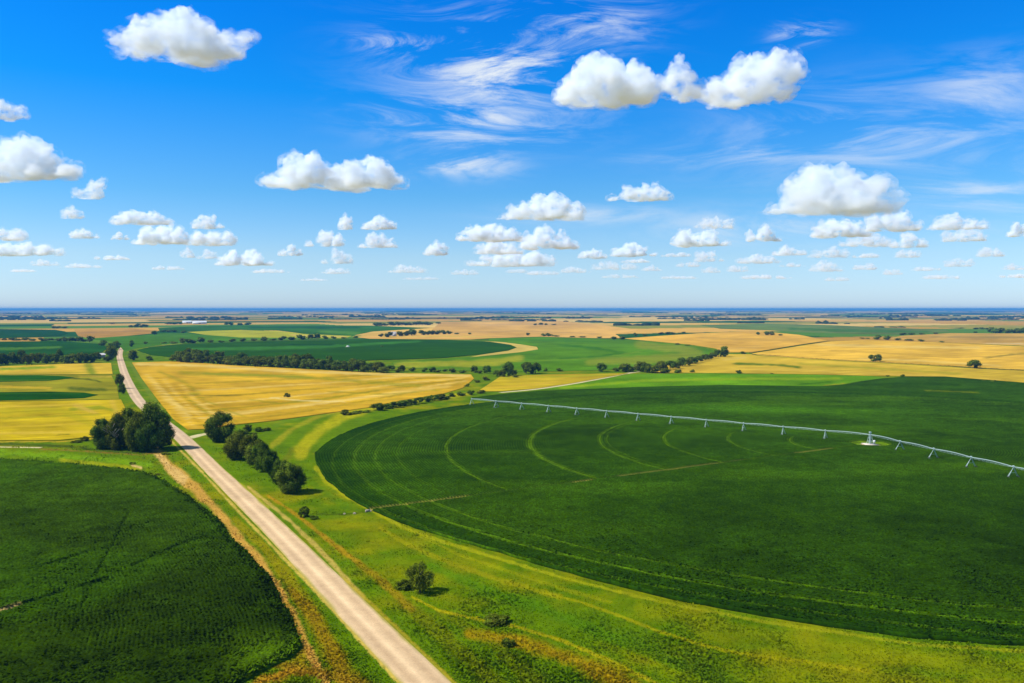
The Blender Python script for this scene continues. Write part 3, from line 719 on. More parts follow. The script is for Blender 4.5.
PROTO = {}
def proto(kind):
    if kind not in PROTO:
        L = []
        for k in range({'near': 4, 'mid': 4, 'far': 3, 'bush': 3, 'farbush': 2, 'thin': 2}[kind]):
            s = hash_seed(kind) + k
            if kind == 'near': c = crown_mesh('crown', s, 30, 10000, .020, .50, (.5, .5, .50), (.11, .21)); t = trunk_mesh('trunk', s, .5, .03)
            if kind == 'thin': c = crown_mesh('crown', s, 26, 3200, .026, .54, (.48, .48, .46), (.09, .17), (1.1, 1.0, 1), .35); t = trunk_mesh('trunk', s, .6, .03)
            if kind == 'mid': c = crown_mesh('crown', s, 17, 1600, .040, .50, (.5, .5, .50), (.12, .24)); t = trunk_mesh('trunk', s, .45, .035)
            if kind == 'far': c = crown_mesh('crown', s, 9, 220, .10, .50, (.5, .5, .50), (.2, .3)); t = trunk_mesh('trunk', s, .4, .05)
            if kind == 'bush': c = crown_mesh('foliage', s, 24, 1500, .05, .38, (.54, .54, .54), (.09, .2), (1.05, 1.0, .9), .6); t = trunk_mesh('stem', s, .35, .025)
            if kind == 'farbush': c = crown_mesh('foliage', s, 8, 160, .11, .38, (.5, .5, .46), (.2, .3)); t = trunk_mesh('stem', s, .3, .04)
            L.append((c, t))
        PROTO[kind] = L
    return PROTO[kind]
def hash_seed(k): return sum(ord(c) * (i + 3) for i, c in enumerate(k)) % 9973

TREE_N = [0]
def plant(u, v, h, w, label, group=None, kind=None, cat=None, px=True):
    """a tree standing at a surveyed place, its height and spread in metres from the survey"""
    x, y, z = at(u, v); dep = y * CP + (H - z) * SP; m = dep / F
    hm, wm = h * m, w * m
    if kind is None:
        kind = 'near' if h > 22 else ('mid' if h > 6 else 'far')
    b = 'bush' in kind
    name = 'bush' if b else 'tree'
    TREE_N[0] += 1
    o = empty(name, (x, y, z)); r = random.Random(int(u * 31 + v * 17))
    o.rotation_euler = (0, 0, r.uniform(0, 6.28)); o.scale = (wm, wm, hm * 1.03)
    c, t = proto(kind)[r.randrange(len(proto(kind)))]
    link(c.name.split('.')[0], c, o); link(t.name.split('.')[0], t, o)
    tag(o, label, cat or name, group)
    return o

# -- clump of big trees left of the road
g = 'big trees clumped left of the road'
plant(103, 448.6, 30, 25, 'leftmost round tree of the big clump left of the road', g)
pale_tree = plant(117, 449.5, 34, 24, 'tree with pale dead branches showing in the big clump left of the road', g)
plant(130, 446, 38, 28, 'tree at the back of the big clump, filling its middle', g)
plant(137, 451, 37, 27, 'front tree in the middle of the big roadside clump', g)
plant(152, 449.5, 44, 33, 'tallest tree of the big clump, beside the road', g)
plant(162, 448, 34, 24, 'rightmost tree of the big clump, shading the road', g)
plant(146, 451.5, 30, 24, 'low front tree under the tallest one of the big roadside clump', g)
pale_tree.rotation_euler = (0, 0, 0)
# dead limbs of the second tree
x0, y0, z0 = pale_tree.location; rg = np.random.default_rng(3); parts = []
m_ = (y0 * CP + H * SP) / F
for k in range(6):
    a = rg.uniform(-2.6, -.6); zz = rg.uniform(14, 26) * m_; q = rg.uniform(12.5, 14) * m_
    parts.append(tube((0, 0, zz * .7), (math.cos(a) * q, math.sin(a) * q, zz + 5 * m_), .24, .10))
    parts.append(tube((math.cos(a) * q * .6, math.sin(a) * q * .6, zz * .7 + (zz * .3 + 5 * m_) * .6), (math.cos(a + .5) * q * 1.0, math.sin(a + .5) * q * 1.0, zz + 7 * m_), .16, .08))
V_, f_ = merge(parts); sx, sz = pale_tree.scale[0], pale_tree.scale[2]
V_ = V_ / (sx, sx, sz)
link('dead_branch', mesh_from('dead_branch', V_, f_, M_DEADWOOD), pale_tree)
plant(84, 441, 5, 9, 'small dark bush left of the big tree clump, on the stubble edge', None, 'bush')
plant(76, 442.6, 2.6, 10, 'low scrub trailing left of the small dark bush', None, 'bush')
plant(132.5, 464.2, 2.6, 6, 'tiny dark bush beside a bare tan patch in bright grass', None, 'bush')
plant(158, 475, 1.8, 5, 'tiny dark bush at the top right corner of the dark crop', None, 'bush')
plant(166, 454.5, 2.6, 9, 'low green bush at the foot of the big clump, near the road', None, 'bush')
# -- group right of the road
g = 'trees in a row right of the road'
plant(219.5, 441.5, 29, 31, 'round dark tree at the far end of the roadside row, by the side track', g)
plant(248, 433.5, 9.5, 11, 'small tree behind the row right of the road, before the stubble', None, 'mid')
plant(258, 431.5, 5, 9, 'low bush right of the small tree before the stubble', None, 'bush')
plant(267, 430.6, 4, 8, 'lowest bush at the right end behind the roadside row', None, 'bush')
plant(237, 459.5, 27, 25, 'second tree of the row right of the road, leafy and light', g)
plant(251, 462, 28, 23, 'third tree of the row right of the road', g)
plant(245, 454, 24, 24, 'tree at the back of the row right of the road', g)
plant(262.5, 471.5, 28, 22, 'fourth tree of the row right of the road', g)
plant(271, 477.5, 27, 21, 'fifth tree of the row, behind the nearest end tree', g)
plant(257, 467, 26, 25, 'broad tree filling the gap between third and fourth of the roadside row', g)
plant(281, 484, 24, 22, 'low tree filling the gap behind the nearest end tree of the roadside row', g)
plant(289.5, 492.5, 30, 31, 'nearest end tree of the row right of the road, casting a long shadow', g)
plant(304, 517, 11.5, 10, 'small upright bush below the end of the roadside tree row', None, 'bush')
plant(314, 519, 4, 8, 'tiny dark bush right of the small upright bush', None, 'bush')
# -- lone tree and bushes in the foreground grass
plant(420, 592.5, 32, 31, 'lone small tree in the grass right of the road', None, 'thin')
plant(403, 589, 10, 16, 'low bush at the left foot of the lone small tree', None, 'bush')
plant(495, 622.5, 8, 27, 'wide low dark bush in the grass right of the lone tree', None, 'bush')
plant(508.5, 645.5, 8, 14, 'small dark bush in the orange grass', None, 'bush')
# -- roadside trees further on
plant(120, 388.5, 15.5, 9.5, 'tall narrow dark tree left of the road, between two fields', None, 'mid')
plant(122, 394, 10.5, 7, 'lower dark tree in front of the tall narrow one left of the road', None, 'mid')
plant(133, 360.2, 10.5, 11, 'round dark tree right of the road at the far field corner', None, 'mid')
plant(149.5, 360.4, 5.2, 8.5, 'small bush right of the round tree at the far field corner', None, 'farbush')
plant(131.6, 346.8, 6.4, 5.5, 'small tree right of the road near its far bend', None)
plant(145, 344.2, 2.4, 5, 'tiny tree in the green pasture right of the far bend', None)
plant(163.5, 343.6, 2, 6, 'tiny bush row in the pasture right of the far bend', None, 'farbush')
plant(112, 360.2, 14, 12, 'big dark tree left of the road beside the tan shed', None, 'mid')
plant(107, 361.4, 5, 8, 'dark tree in front of the tan shed roof', None, 'mid')
plant(97, 360.6, 8.5, 9, 'dark tree left of the tan shed', None, 'mid')
plant(102.5, 345.8, 5.5, 9, 'dark tree behind the tan shed, left one of three', None)
plant(112, 351, 8.5, 10, 'dark tree behind the big one left of the road', None, 'mid')
plant(117, 349.5, 8.5, 9, 'dark tree by the road bend, right one of three', None, 'mid')
plant(89.5, 342.4, 6, 9, 'small round tree in the thin far row left of the road', None)
# -- belts
r = random.Random(5)
lab = 'dark tree in the long belt across the left edge'
for k in range(21):
    uu = -14 + k * 5.2 + r.uniform(-1.5, 1.5); vv = 365.8 - max(uu, 0) / 95 * 3.6 + r.uniform(-1.6, .4)
    plant(uu, vv, r.uniform(8.5, 13.5), r.uniform(8, 12), lab, 'belt of trees left of the road', 'mid')
lab = 'small dark tree in the thin far row left of the road'
for k in range(20):
    uu = -12 + k * 5.2 + r.uniform(-2, 2); vv = 340 + uu / 100 * 1.8 + r.uniform(-.3, .3)
    plant(uu, vv, r.uniform(1.8, 3.4) + (1.6 if 60 < uu < 82 else 0), r.uniform(5, 8.5), lab, 'thin far row left of the road')
lab = 'dark green tree in the long shelterbelt behind the wide stubble field'
def belt_base(u): return np.interp(u, [174, 240, 300, 370, 394], [361.4, 365.6, 368.6, 372.4, 373.2])
for k in range(64):
    uu = 177 + k * 3.36 + r.uniform(-1.4, 1.4); back = k % 2
    hh = np.interp(uu, [176, 186, 210, 222, 300, 360, 385, 393], [7, 11, 11.5, 9.5, 12, 10.5, 9.5, 6]) * r.uniform(.62, 1.1)
    plant(uu, belt_base(uu) - back * 2.6 + r.uniform(-.6, .3), hh, r.uniform(9, 17), lab, 'shelterbelt behind the wide stubble field', 'mid')
lab = 'small tree or bush in the gappy row right of the shelterbelt'
for uu, vv, hh, ww in ((402, 371.8, 7, 9), (398, 372.5, 3.5, 7), (412, 371.6, 5, 7), (424, 371.8, 4, 7), (432, 372, 5, 7), (437, 372.4, 3, 8), (445, 371.4, 2.6, 6), (452, 372.4, 5, 8), (463, 372.8, 3, 9), (474, 373, 7.5, 8), (480, 373.4, 3, 7), (487, 373.4, 8, 9)):
    plant(uu, vv, hh, ww, lab, 'gappy tree row right of the shelterbelt')
g = 'tree clump behind the small stubble triangle'
plant(497, 376.4, 6.5, 9, 'low tree at the left end of the clump behind the stubble triangle', g, 'mid')
plant(508, 376.2, 14, 12, 'pointed tall tree in the clump behind the stubble triangle', g, 'mid')
plant(502, 377, 7, 9, 'low bushy tree before the pointed tall tree', g, 'mid')
plant(514, 375.4, 6, 8, 'low tree right of the pointed tall tree', g, 'mid')
plant(526.5, 373.8, 12.4, 12, 'left one of two broad trees behind the stubble triangle', g, 'mid')
plant(535.5, 373.4, 11.4, 12, 'right one of two broad trees behind the stubble triangle', g, 'mid')
plant(531, 374, 9, 10, 'tree squeezed between two broad trees behind the stubble triangle', g, 'mid')
plant(545.5, 371.4, 4, 5, 'little bush right of the two broad trees', None, 'farbush')
plant(560.5, 371.2, 4, 8, 'little round bush farther right of the two broad trees', None, 'farbush')
plant(486, 380.2, 4, 9, 'bush on the line between two stubble fields, upper one', None, 'farbush')
plant(476, 382.4, 3.4, 8, 'bush on the line between two stubble fields, middle one', None, 'farbush')
plant(467, 386.4, 3, 7, 'bush on the line between two stubble fields, lowest one', None, 'farbush')
plant(516, 377.6, 2.4, 8, 'low bush before the clump at the stubble triangle', None, 'farbush')
plant(602, 371.6, 8.5, 11.5, 'round dark tree left of the farm track top', None, 'mid')
lab = 'dark tree in the hedge line slanting right of the farm track'
for uu, vv, hh, ww in ((617, 371.4, 4.5, 8), (625.5, 372, 8.6, 12), (631, 371.6, 6, 8), (640.5, 371.4, 10, 11), (646, 372.4, 9, 10), (653, 372.8, 7, 11), (661, 371, 10, 10), (670, 370, 9.6, 10), (665, 373, 6, 11), (676, 368.8, 8, 9), (682.5, 366.4, 8.6, 9), (688, 365.6, 7.6, 8), (693, 364, 8, 9), (698, 362.6, 7, 8), (703, 361.2, 7.4, 8), (708, 359.8, 7, 8), (713, 358.4, 7, 8), (718.5, 357, 7.4, 8)):
    plant(uu, vv, hh * r.uniform(.8, 1.1), ww * r.uniform(1.1, 1.5), lab, 'hedge line of trees right of the farm track', 'mid')
plant(724.5, 357, 10.5, 9.5, 'tallest round tree at the top end of the slanting hedge line', None, 'mid')
plant(678, 373, 4.4, 8, 'low bush below the slanting hedge line', None, 'farbush')
plant(692, 372.6, 4, 5, 'small single bush in the stubble right of the low bush', None, 'farbush')
plant(740, 373.4, 4.2, 7, 'small dark bush on the edge of the bright green strip', None, 'farbush')
plant(772, 374, 1.2, 4, 'very low bush on the edge of the bright green strip', None, 'farbush')
plant(743, 353.8, 2.8, 7, 'small bush right of the tallest hedge tree', None, 'farbush')
lab = 'bush in the hedge along the lower edge of the wide stubble field'
for uu, vv, hh, ww in ((345, 415, 6, 9), (352, 414.4, 3, 8), (359, 413.4, 3.8, 9), (366, 412.2, 3, 9), (378, 410.2, 7.6, 11), (388, 408.6, 5, 9), (396, 407.4, 6.4, 9), (404, 406, 7, 9), (412, 404.6, 6, 9), (419, 403.4, 6.4, 9), (427, 402, 6.8, 9), (434.5, 400.6, 7, 9), (441, 399.6, 6, 8), (447, 398.6, 3.4, 8), (452, 396.6, 5, 7), (462, 395.6, 5, 7), (471, 394.8, 5.4, 7), (481, 393.6, 4.4, 6)):
    plant(uu, vv, hh * r.uniform(.8, 1.1), ww * r.uniform(1.1, 1.5), lab, 'hedge along the wide stubble field', 'mid' if hh > 5 else 'farbush')
plant(287, 397.4, 4.6, 6.5, 'lone bush standing in the wide stubble field', None, 'bush')
lab = 'small far tree in the row behind the round dark crop'
for uu, vv, hh, ww in ((174, 343.6, 2.4, 8), (182, 343.6, 5, 9), (189, 343.4, 4.2, 8), (194, 343.2, 3, 7), (200.5, 342.6, 5, 8), (211, 342.5, 3, 7), (221, 342.4, 2.4, 6), (232, 341.8, 3, 7), (243, 341.4, 3.4, 7), (253, 341, 2.4, 8), (264, 340.8, 4, 8), (273, 340.4, 2, 7), (281.5, 340.2, 4, 9), (291, 340, 3.8, 9), (302, 339.6, 5, 10), (311, 339.2, 4.8, 7), (317, 339.2, 5.4, 7), (325.5, 338.8, 3.2, 7), (334, 338.6, 2.4, 6), (356, 338, 2.2, 6), (343, 338.4, 1.2, 7)):
    plant(uu, vv, hh, ww, lab, 'far tree row behind the round dark crop')
plant(382, 346.8, 1.5, 4, 'tiny dark shrub inside the round dark crop', None, 'farbush')
lab = 'dark tree in the woodlot round the far white farmhouse'
for uu, vv, hh, ww in ((381, 336.8, 3.6, 5), (388, 337.2, 5.4, 9), (400, 336.2, 5.6, 8), (407, 335.8, 5, 8), (412, 335.6, 6, 9), (423, 335, 5, 8), (428, 334.8, 4.6, 7), (432, 334.6, 4.6, 7), (438, 334.4, 4.4, 8), (444, 334.2, 4.2, 7), (449, 334, 3.8, 6), (457, 334.2, 1.6, 6), (470, 334.4, 2, 4)):
    plant(uu, vv, hh, ww, lab, 'woodlot round the far white farmhouse')
lab = 'dark tree in the farther woodlot behind the white farmhouse'
for k in range(13):
    uu = 377 + k * 4.2 + r.uniform(-1, 1); plant(uu, 325.8 - k * .06, r.uniform(3, 4.6), r.uniform(6, 9), lab, 'farther woodlot behind the white farmhouse')
plant(438, 323.8, 1.6, 6, 'lone low tree right of the farther woodlot', None)
lab = 'tree in the woods near the far white sheds'
for uu, vv, hh, ww in ((54, 328.4, 2.4, 5), (58, 328.4, 2.6, 6), (64, 328.4, 2.2, 6), (131, 327.4, 2.2, 5), (137, 327.4, 2.8, 6), (142, 327.4, 3.2, 6), (146, 327.3, 2.6, 5), (154.5, 334.8, 4, 6), (163, 332, 2.6, 6), (169, 332, 2.4, 6), (174, 332, 2.4, 6), (183, 333, 2.6, 6), (168, 324.4, 2.2, 8), (174, 324.4, 2.4, 8), (180, 324.3, 2, 6), (226, 325.2, 3.4, 6), (231, 325.4, 3.8, 6), (240, 325.6, 2.4, 6), (248, 325, 2.6, 8), (112, 324.2, 1.6, 7), (138, 325.4, 1.6, 6)):
    plant(uu, vv, hh, ww, lab, 'scattered woods near the far white sheds')
lab = 'small far tree in the tan stubble beyond the light green crop'
for uu, vv, hh, ww in ((527.5, 335.6, 2.6, 5), (544, 336.2, 3, 6), (549, 336.2, 3.4, 7), (556, 336.6, 1.4, 8), (572, 337.2, 1.2, 6), (582, 337.4, 1.4, 8), (600, 338, 1.4, 7), (535, 325.2, 2, 4), (541, 325, 2.2, 5), (546, 325, 1.8, 4), (554, 325, 1.4, 5)):
    plant(uu, vv, hh, ww, lab, 'small far trees in the tan stubble')
plant(613.5, 339.6, 3.6, 6.5, 'left one of a far pair of round trees above the light green crop', 'far pair of trees')
plant(621.8, 339.8, 3.6, 6.5, 'right one of a far pair of round trees above the light green crop', 'far pair of trees')
lab = 'small far tree on the gold slope right of the pair'
for uu, vv, hh, ww in ((635.5, 336, 3.6, 4), (645, 335.6, 1.6, 6), (661, 334.4, 2.2, 6), (668, 334.2, 2.4, 7), (673, 334, 2, 6), (680, 334, 1.4, 4), (684, 333.6, 1.8, 5), (677.5, 344.8, 1.6, 6), (687.5, 345.8, 1.4, 6)):
    plant(uu, vv, hh, ww, lab, 'small far trees on the gold slope')
lab = 'dark tree in the small far group at the top of the gold slope'
for uu, vv, hh, ww in ((758, 334.8, 2.8, 4), (766.5, 335.2, 4.4, 6), (772, 335.2, 4, 6), (780.5, 335.6, 1.6, 5), (862, 338.6, 1.2, 6), (868, 338.8, 1.2, 5)):
    plant(uu, vv, hh, ww, lab, 'small far group on the gold slope')
lab = 'bush in the broken far hedge on the right'
for uu, vv, hh, ww in ((877, 339.6, 4.6, 8), (887.5, 339.8, 4.6, 8), (898, 340.2, 2.2, 7), (909, 340.8, 1.8, 9), (921, 341.4, 2.6, 6.5), (942, 342.4, 1.2, 5), (902.5, 335.2, 2.4, 7), (911, 334.8, 2.2, 7), (921, 334.6, 1.4, 7), (935, 334, 1.5, 6)):
    plant(uu, vv, hh, ww, lab, 'broken far hedge on the right')
plant(875.6, 361.8, 7.6, 13, 'left one of two lone round trees in the gold field on the right', None, 'mid')
plant(974.2, 368.2, 8.8, 15, 'right one of two lone round trees in the gold field on the right', None, 'mid')
for uu, vv, hh, ww, lb in ((888, 376.6, 1.8, 4, 'lowest left bush on the dark crop edge on the right'), (902.4, 376.8, 3, 4.5, 'upright bush on the dark crop edge on the right'), (923.5, 377.2, 1.2, 4, 'tiny bush on the dark crop edge between upright bush and corner pair'), (983, 381.6, 2, 5, 'left one of a pair of bushes on the right end of the dark crop edge'), (993.5, 382.4, 2.8, 6, 'right one of a pair of bushes on the right end of the dark crop edge')):
    plant(uu, vv, hh, ww, lb, None, 'farbush')
lab = 'dark tree in the dense woodlot at the far right edge'
for k in range(12):
    uu = 992 + k * 3.6 + r.uniform(-1, 1); plant(uu, 333.4 + r.uniform(-.5, .1), r.uniform(4.2, 6.2), r.uniform(6, 9), lab, 'dense woodlot at the far right edge')
lab = 'low far tree left of the dense woodlot at the right edge'
for uu, vv, hh, ww in ((976, 329.2, 1.6, 6), (982, 329.2, 1.8, 7), (988, 329.4, 1.6, 6), (975.5, 333, 1.6, 4), (960, 328.4, .9, 8)):
    plant(uu, vv, hh, ww, lab, 'low far trees near the right woodlot')

# hedgerows: the two thin dark lines between gold fields
def hedgerow(label, px, w, h, seed):
    g = catmull(np.array(ground(*np.array(px, float).T)).T, 30); rg = np.random.default_rng(seed); parts = []
    for p in g:
        s = rg.uniform(.7, 1.3)
        parts.append((ICO_V * (w * 2.6 * s, w * s, h * rg.uniform(.5, 1.2)) * rg.uniform(.8, 1.2, (len(ICO_V), 1)) + (p[0], p[1], h * .5), ICO_F))
    V, f = merge(parts); col = np.tile((.16, .14, .025), (len(V), 1)) * rg.uniform(.6, 1.3, (len(V), 1))
    tag(link('hedge', mesh_from('hedge', V, f, M_LEAF, col)), label, 'hedge')
hedgerow('thin dark hedge climbing between two gold stubble fields', [(750, 353.2), (775, 349.4), (800, 345.2), (815, 343.2), (829, 341.4)], .9, .7, 3)
hedgerow('long dark fence-line hedge below the largest gold field', [(753, 354.4), (790, 357), (830, 359.8), (875, 362), (930, 365.2), (985, 368.6), (1030, 370.8)], .9, .6, 4)

# distant woods: low dark strips out to the horizon, one mass
rg = np.random.default_rng(12); parts = []
strips = [(2, 50, 317.6, 14), (52, 66, 321.2, 8), (90, 130, 311.4, 14), (150, 250, 311.2, 14), (190, 250, 318.6, 8), (300, 360, 315.4, 10), (360, 420, 313.4, 12), (512, 552, 321.4, 9), (566, 600, 321.6, 7), (620, 655, 325.6, 10), (560, 590, 318.2, 8), (440, 490, 318.6, 8), (660, 730, 319, 8), (818, 826, 323.4, 10), (826, 848, 323.8, 6), (720, 735, 318.4, 8), (740, 760, 323, 6), (935, 955, 319.8, 8), (880, 900, 327.4, 4), (1000, 1060, 316.8, 10), (250, 300, 312.6, 12), (420, 500, 312, 12)]
for k in range(150):
    u0 = rg.uniform(-80, 1080); vv = 309.9 + 11 * rg.uniform(0, 1) ** 1.5; strips.append((u0, u0 + rg.uniform(8, 70), vv, rg.uniform(6, 12)))
for u0, u1, vv, hh in strips:
    x0, y0 = ground(u0, vv); x1, y1 = ground(u1, vv + rg.uniform(-.2, .2)); L = math.hypot(x1 - x0, y1 - y0); n = int(min(30, max(4, L / 25)))
    for t in np.linspace(0, 1, n):
        if rg.uniform() < .12: continue
        x, y = x0 + (x1 - x0) * t, y0 + (y1 - y0) * t + rg.uniform(-12, 12); q = L / n * rg.uniform(.5, 1.1); hq = hh * rg.uniform(.5, 1.2)
        parts.append((ICO_V * (max(q, 8), rg.uniform(8, 30), hq) * rg.uniform(.8, 1.2, (len(ICO_V), 1)) + (x, y, float(terrain(x, y)) + hq * .2), ICO_F))
V, f = merge(parts); col = np.tile((.035, .055, .015), (len(V), 1)) * rg.uniform(.6, 1.3, (len(V), 1))
tag(link('distant_woods', mesh_from('distant_woods', V, f, M_LEAF, col)), 'dark strips of woodland far out towards the horizon', 'woods', kind='stuff')

# ------------------------------------------------------------------ irrigation machine
BOX_F = np.array([(0, 1, 3, 2), (4, 6, 7, 5), (0, 4, 5, 1), (2, 3, 7, 6), (0, 2, 6, 4), (1, 5, 7, 3)])
def box(c, s):
    v_ = np.array([(i, j, k) for i in (-.5, .5) for j in (-.5, .5) for k in (-.5, .5)]) * s + c
    return v_, BOX_F
def torus_wheel(r, w, n=14):
    V = []; f = []
    for k in range(n):
        a = k * 2 * math.pi / n
        for (rr, yy) in ((r, -w / 2), (r, w / 2), (r * .72, w / 2), (r * .72, -w / 2)): V.append((rr * math.cos(a), yy, rr * math.sin(a)))
    for k in range(n):
        for q in range(4): f.append((k * 4 + q, k * 4 + (q + 1) % 4, ((k + 1) % n) * 4 + (q + 1) % 4, ((k + 1) % n) * 4 + q))
    return np.array(V), np.array(f)

piv = empty('center_pivot', (PC[0], PC[1], 0.0))
tag(piv, 'long pale irrigation pipe on wheeled towers crossing the dark crop', 'irrigation pivot')
PH, SPAN = 4.5, 19.7
parts = []
for sx in (-1, 1):
    for sy in (-1, 1):
        parts.append(tube((sx * 1.1, sy * 1.1, .3), (sx * .3, sy * .3, PH + .5), .09, .08))
for z in (1.6, 3.0):
    q = 1.1 + (.3 - 1.1) * (z - .3) / (PH + .2)
    for a, b in (((-q, -q), (q, -q)), ((q, -q), (q, q)), ((q, q), (-q, q)), ((-q, q), (-q, -q))): parts.append(tube((*a, z), (*b, z), .07, .07))
parts.append(tube((0, 0, .3), (0, 0, PH + 1.0), .26, .24, 10)); parts.append(box((0, 0, PH + 1.0), (.9, .9, .5)))
V, f = merge(parts); link('pivot_tower', mesh_from('pivot_tower', V, f, M_STEEL), piv)
V, f = merge([box((0, 0, .2), (5.4, 5.4, .35))]); link('concrete_pad', mesh_from('concrete_pad', V, f, M_CONC), piv)
V, f = merge([box((1.2, -1.6, 1.7), (.7, .5, 1.1))]); link('control_box', mesh_from('control_box', V, f, M_WHITE), piv)

def span_meshes():
    n = 10; P = [np.array((SPAN * k / n, 0, PH + .35 * math.sin(math.pi * k / n))) for k in range(n + 1)]
    pipe = merge([tube(P[k], P[k + 1], .135, .135, 8) for k in range(n)])
    tr = []
    Q = [np.array((SPAN * k / n, s * .6, P[k][2] - .6 * math.sin(math.pi * k / n) ** .6 - .05)) for s in (-1, 1) for k in range(n + 1)]
    for s in (0, 1):
        q = Q[s * (n + 1):(s + 1) * (n + 1)]
        for k in range(n):
            tr.append(tube(q[k], q[k + 1], .022, .022, 5))
            if k: tr.append(tube(q[k], P[k], .018, .018, 5)); tr.append(tube(q[k], P[k + 1], .015, .015, 5))
    for k in range(1, n): tr.append(tube(Q[k], Q[n + 1 + k], .03, .03, 5))
    tw = []
    for s in (-1, 1):
        tw.append(tube((0, 0, PH), (0, s * 2.1, .95), .085, .085)); tw.append(tube((.0, 0, PH - .3), (-.5, s * 2.0, 1.0), .08, .08))
    tw.append(box((0, 0, .7), (.2, 4.4, .2))); tw.append(tube((0, -1.2, 2.4), (0, 1.2, 2.4), .07, .07))
    tw.append(box((0, 0, PH + .2), (.6, .4, .5)))
    wh = torus_wheel(.62, .35)
    rot = np.array([[0, 1, 0], [1, 0, 0], [0, 0, 1]], float)
    mk = lambda nm, p, m: mesh_from(nm, p[0], p[1], m)
    return mk('span', pipe, M_STEEL), mk('truss', merge(tr), M_STEEL), mk('drive_tower', merge(tw), M_STEEL), mk('wheel', (wh[0] @ rot.T, wh[1]), M_TYRE)
S_, T_, D_, W_ = span_meshes()
def arm(dirx, diry, n):
    a = math.atan2(diry, dirx)
    for k in range(n):
        o = link('span', S_, piv); o.location = (math.cos(a) * SPAN * k, math.sin(a) * SPAN * k, 0); o.rotation_euler = (0, 0, a)
        link('truss', T_, o)
        d = link('drive_tower', D_, piv); d.location = (math.cos(a) * SPAN * (k + 1), math.sin(a) * SPAN * (k + 1), 0); d.rotation_euler = (0, 0, a)
        for s in (-1, 1):
            w_ = link('wheel', W_, d); w_.location = (0, s * 2.1, .62); w_.rotation_euler = (0, 0, math.pi / 2)
x1, y1 = ground(483, 407.2); arm(x1 - PC[0], y1 - PC[1], 12)
x1, y1 = ground(1001, 476.5); arm(x1 - PC[0], y1 - PC[1], 11)

# ------------------------------------------------------------------ farm buildings and small fixtures
def building(name, label, u, v, w, d, h, rz, wall, roof, pitch=.35, door=True, cat='building'):
    x, y, z = at(u, v); o = empty(name, (x, y, z), rz); tag(o, label, cat)
    V, f = merge([box((0, 0, h / 2 - .2), (w, d, h + .4))]); link('wall', mesh_from('wall', V, f, wall), o)
    e = .5; rh = d * pitch
    P = np.array([(-w / 2 - e, -d / 2 - e, h + .203), (w / 2 + e, -d / 2 - e, h + .203), (w / 2 + e, d / 2 + e, h + .203), (-w / 2 - e, d / 2 + e, h + .203), (-w / 2 - e, 0, h + rh), (w / 2 + e, 0, h + rh)])
    me = bpy.data.meshes.new('roof'); me.from_pydata(P.tolist(), [], [(0, 1, 5, 4), (2, 3, 4, 5), (1, 2, 5), (3, 0, 4), (3, 2, 1, 0)]); me.materials.append(roof); link('roof', me, o)
    if door:
        V, f = merge([box((0, -d / 2 - .03, h * .35), (w * .16, .14, h * .7))]); link('door', mesh_from('door', V, f, M_TANWALL), o)
    return o
RZ = ROAD_DIR - math.pi / 2
building('farm_shed', 'long white farm shed, left of the two far white ones', 187, 323.6, 34, 14, 7, RZ, M_WHITE, M_WHITE)
building('farm_shed', 'longest white farm shed with tan gaps, right of the far white pair', 199.5, 324, 52, 16, 7, RZ, M_WHITE, M_WHITE)
building('farmhouse', 'pale farmhouse with pinkish roof between dark woodlot trees', 393.5, 336.2, 11, 9, 5.5, RZ, M_WHITE, M_ROOF, .5)
building('shed', 'low tan shed with a pale roof among the trees left of the road', 101, 357.6, 9.5, 7, 3.4, RZ, M_TANWALL, M_ROOF, .3)
# far pivot point in the round dark crop
x, y, z = at(348, 347.2); o = empty('pump_station', (x, y, z)); tag(o, 'small white pump box in the middle of the round dark crop', 'pump box')
V, f = merge([box((0, 0, .4), (7, 5, .8))]); link('base', mesh_from('base', V, f, M_CONC), o)
V, f = merge([box((0, 0, 1.6), (4, 2.4, 1.6)), tube((0, 0, 2.4), (0, 0, 3.4), .3, .3)]); link('cabinet', mesh_from('cabinet', V, f, M_WHITE), o)

def rock(name, label, u, v, s, seed):
    rg = np.random.default_rng(seed); b = bmesh.new(); bmesh.ops.create_icosphere(b, subdivisions=2, radius=1)
    for q in b.verts:
        k = 1 + .25 * math.sin(q.co.x * 3 + seed) * math.cos(q.co.y * 4) + rg.uniform(-.1, .1)
        q.co = Vector((q.co.x * s[0] * k, q.co.y * s[1] * k, max(q.co.z, -.5) * s[2] * k))
    me = bpy.data.meshes.new(name); b.to_mesh(me); b.free(); me.materials.append(M_STONE)
    o = link(name, me); x, y, z = at(u, v); o.location = (x, y, z + s[2] * .45); tag(o, label, 'rock')
rock('rock', 'small pale rock in the grass, leftmost of two near the crop edge', 344.5, 514.2, (.38, .34, .26), 3)
rock('rock', 'pale rock in the grass between the small rock and the culvert', 354.5, 514, (.55, .4, .32), 8)
x, y, z = at(368, 511.6); o = empty('culvert', (x, y, z), .4); tag(o, 'pale concrete culvert end at the edge of the irrigated crop', 'culvert')
V, f = merge([box((0, 0, .3), (1.5, .3, .7)), box((-.75, -.4, .2), (.2, .8, .5)), box((.75, -.4, .2), (.2, .8, .5))]); link('headwall', mesh_from('headwall', V, f, M_STONE), o)
V, f = tube((0, -.3, .25), (0, .6, .25), .24, .24, 12); link('pipe', mesh_from('pipe', V, f, M_STEEL), o)

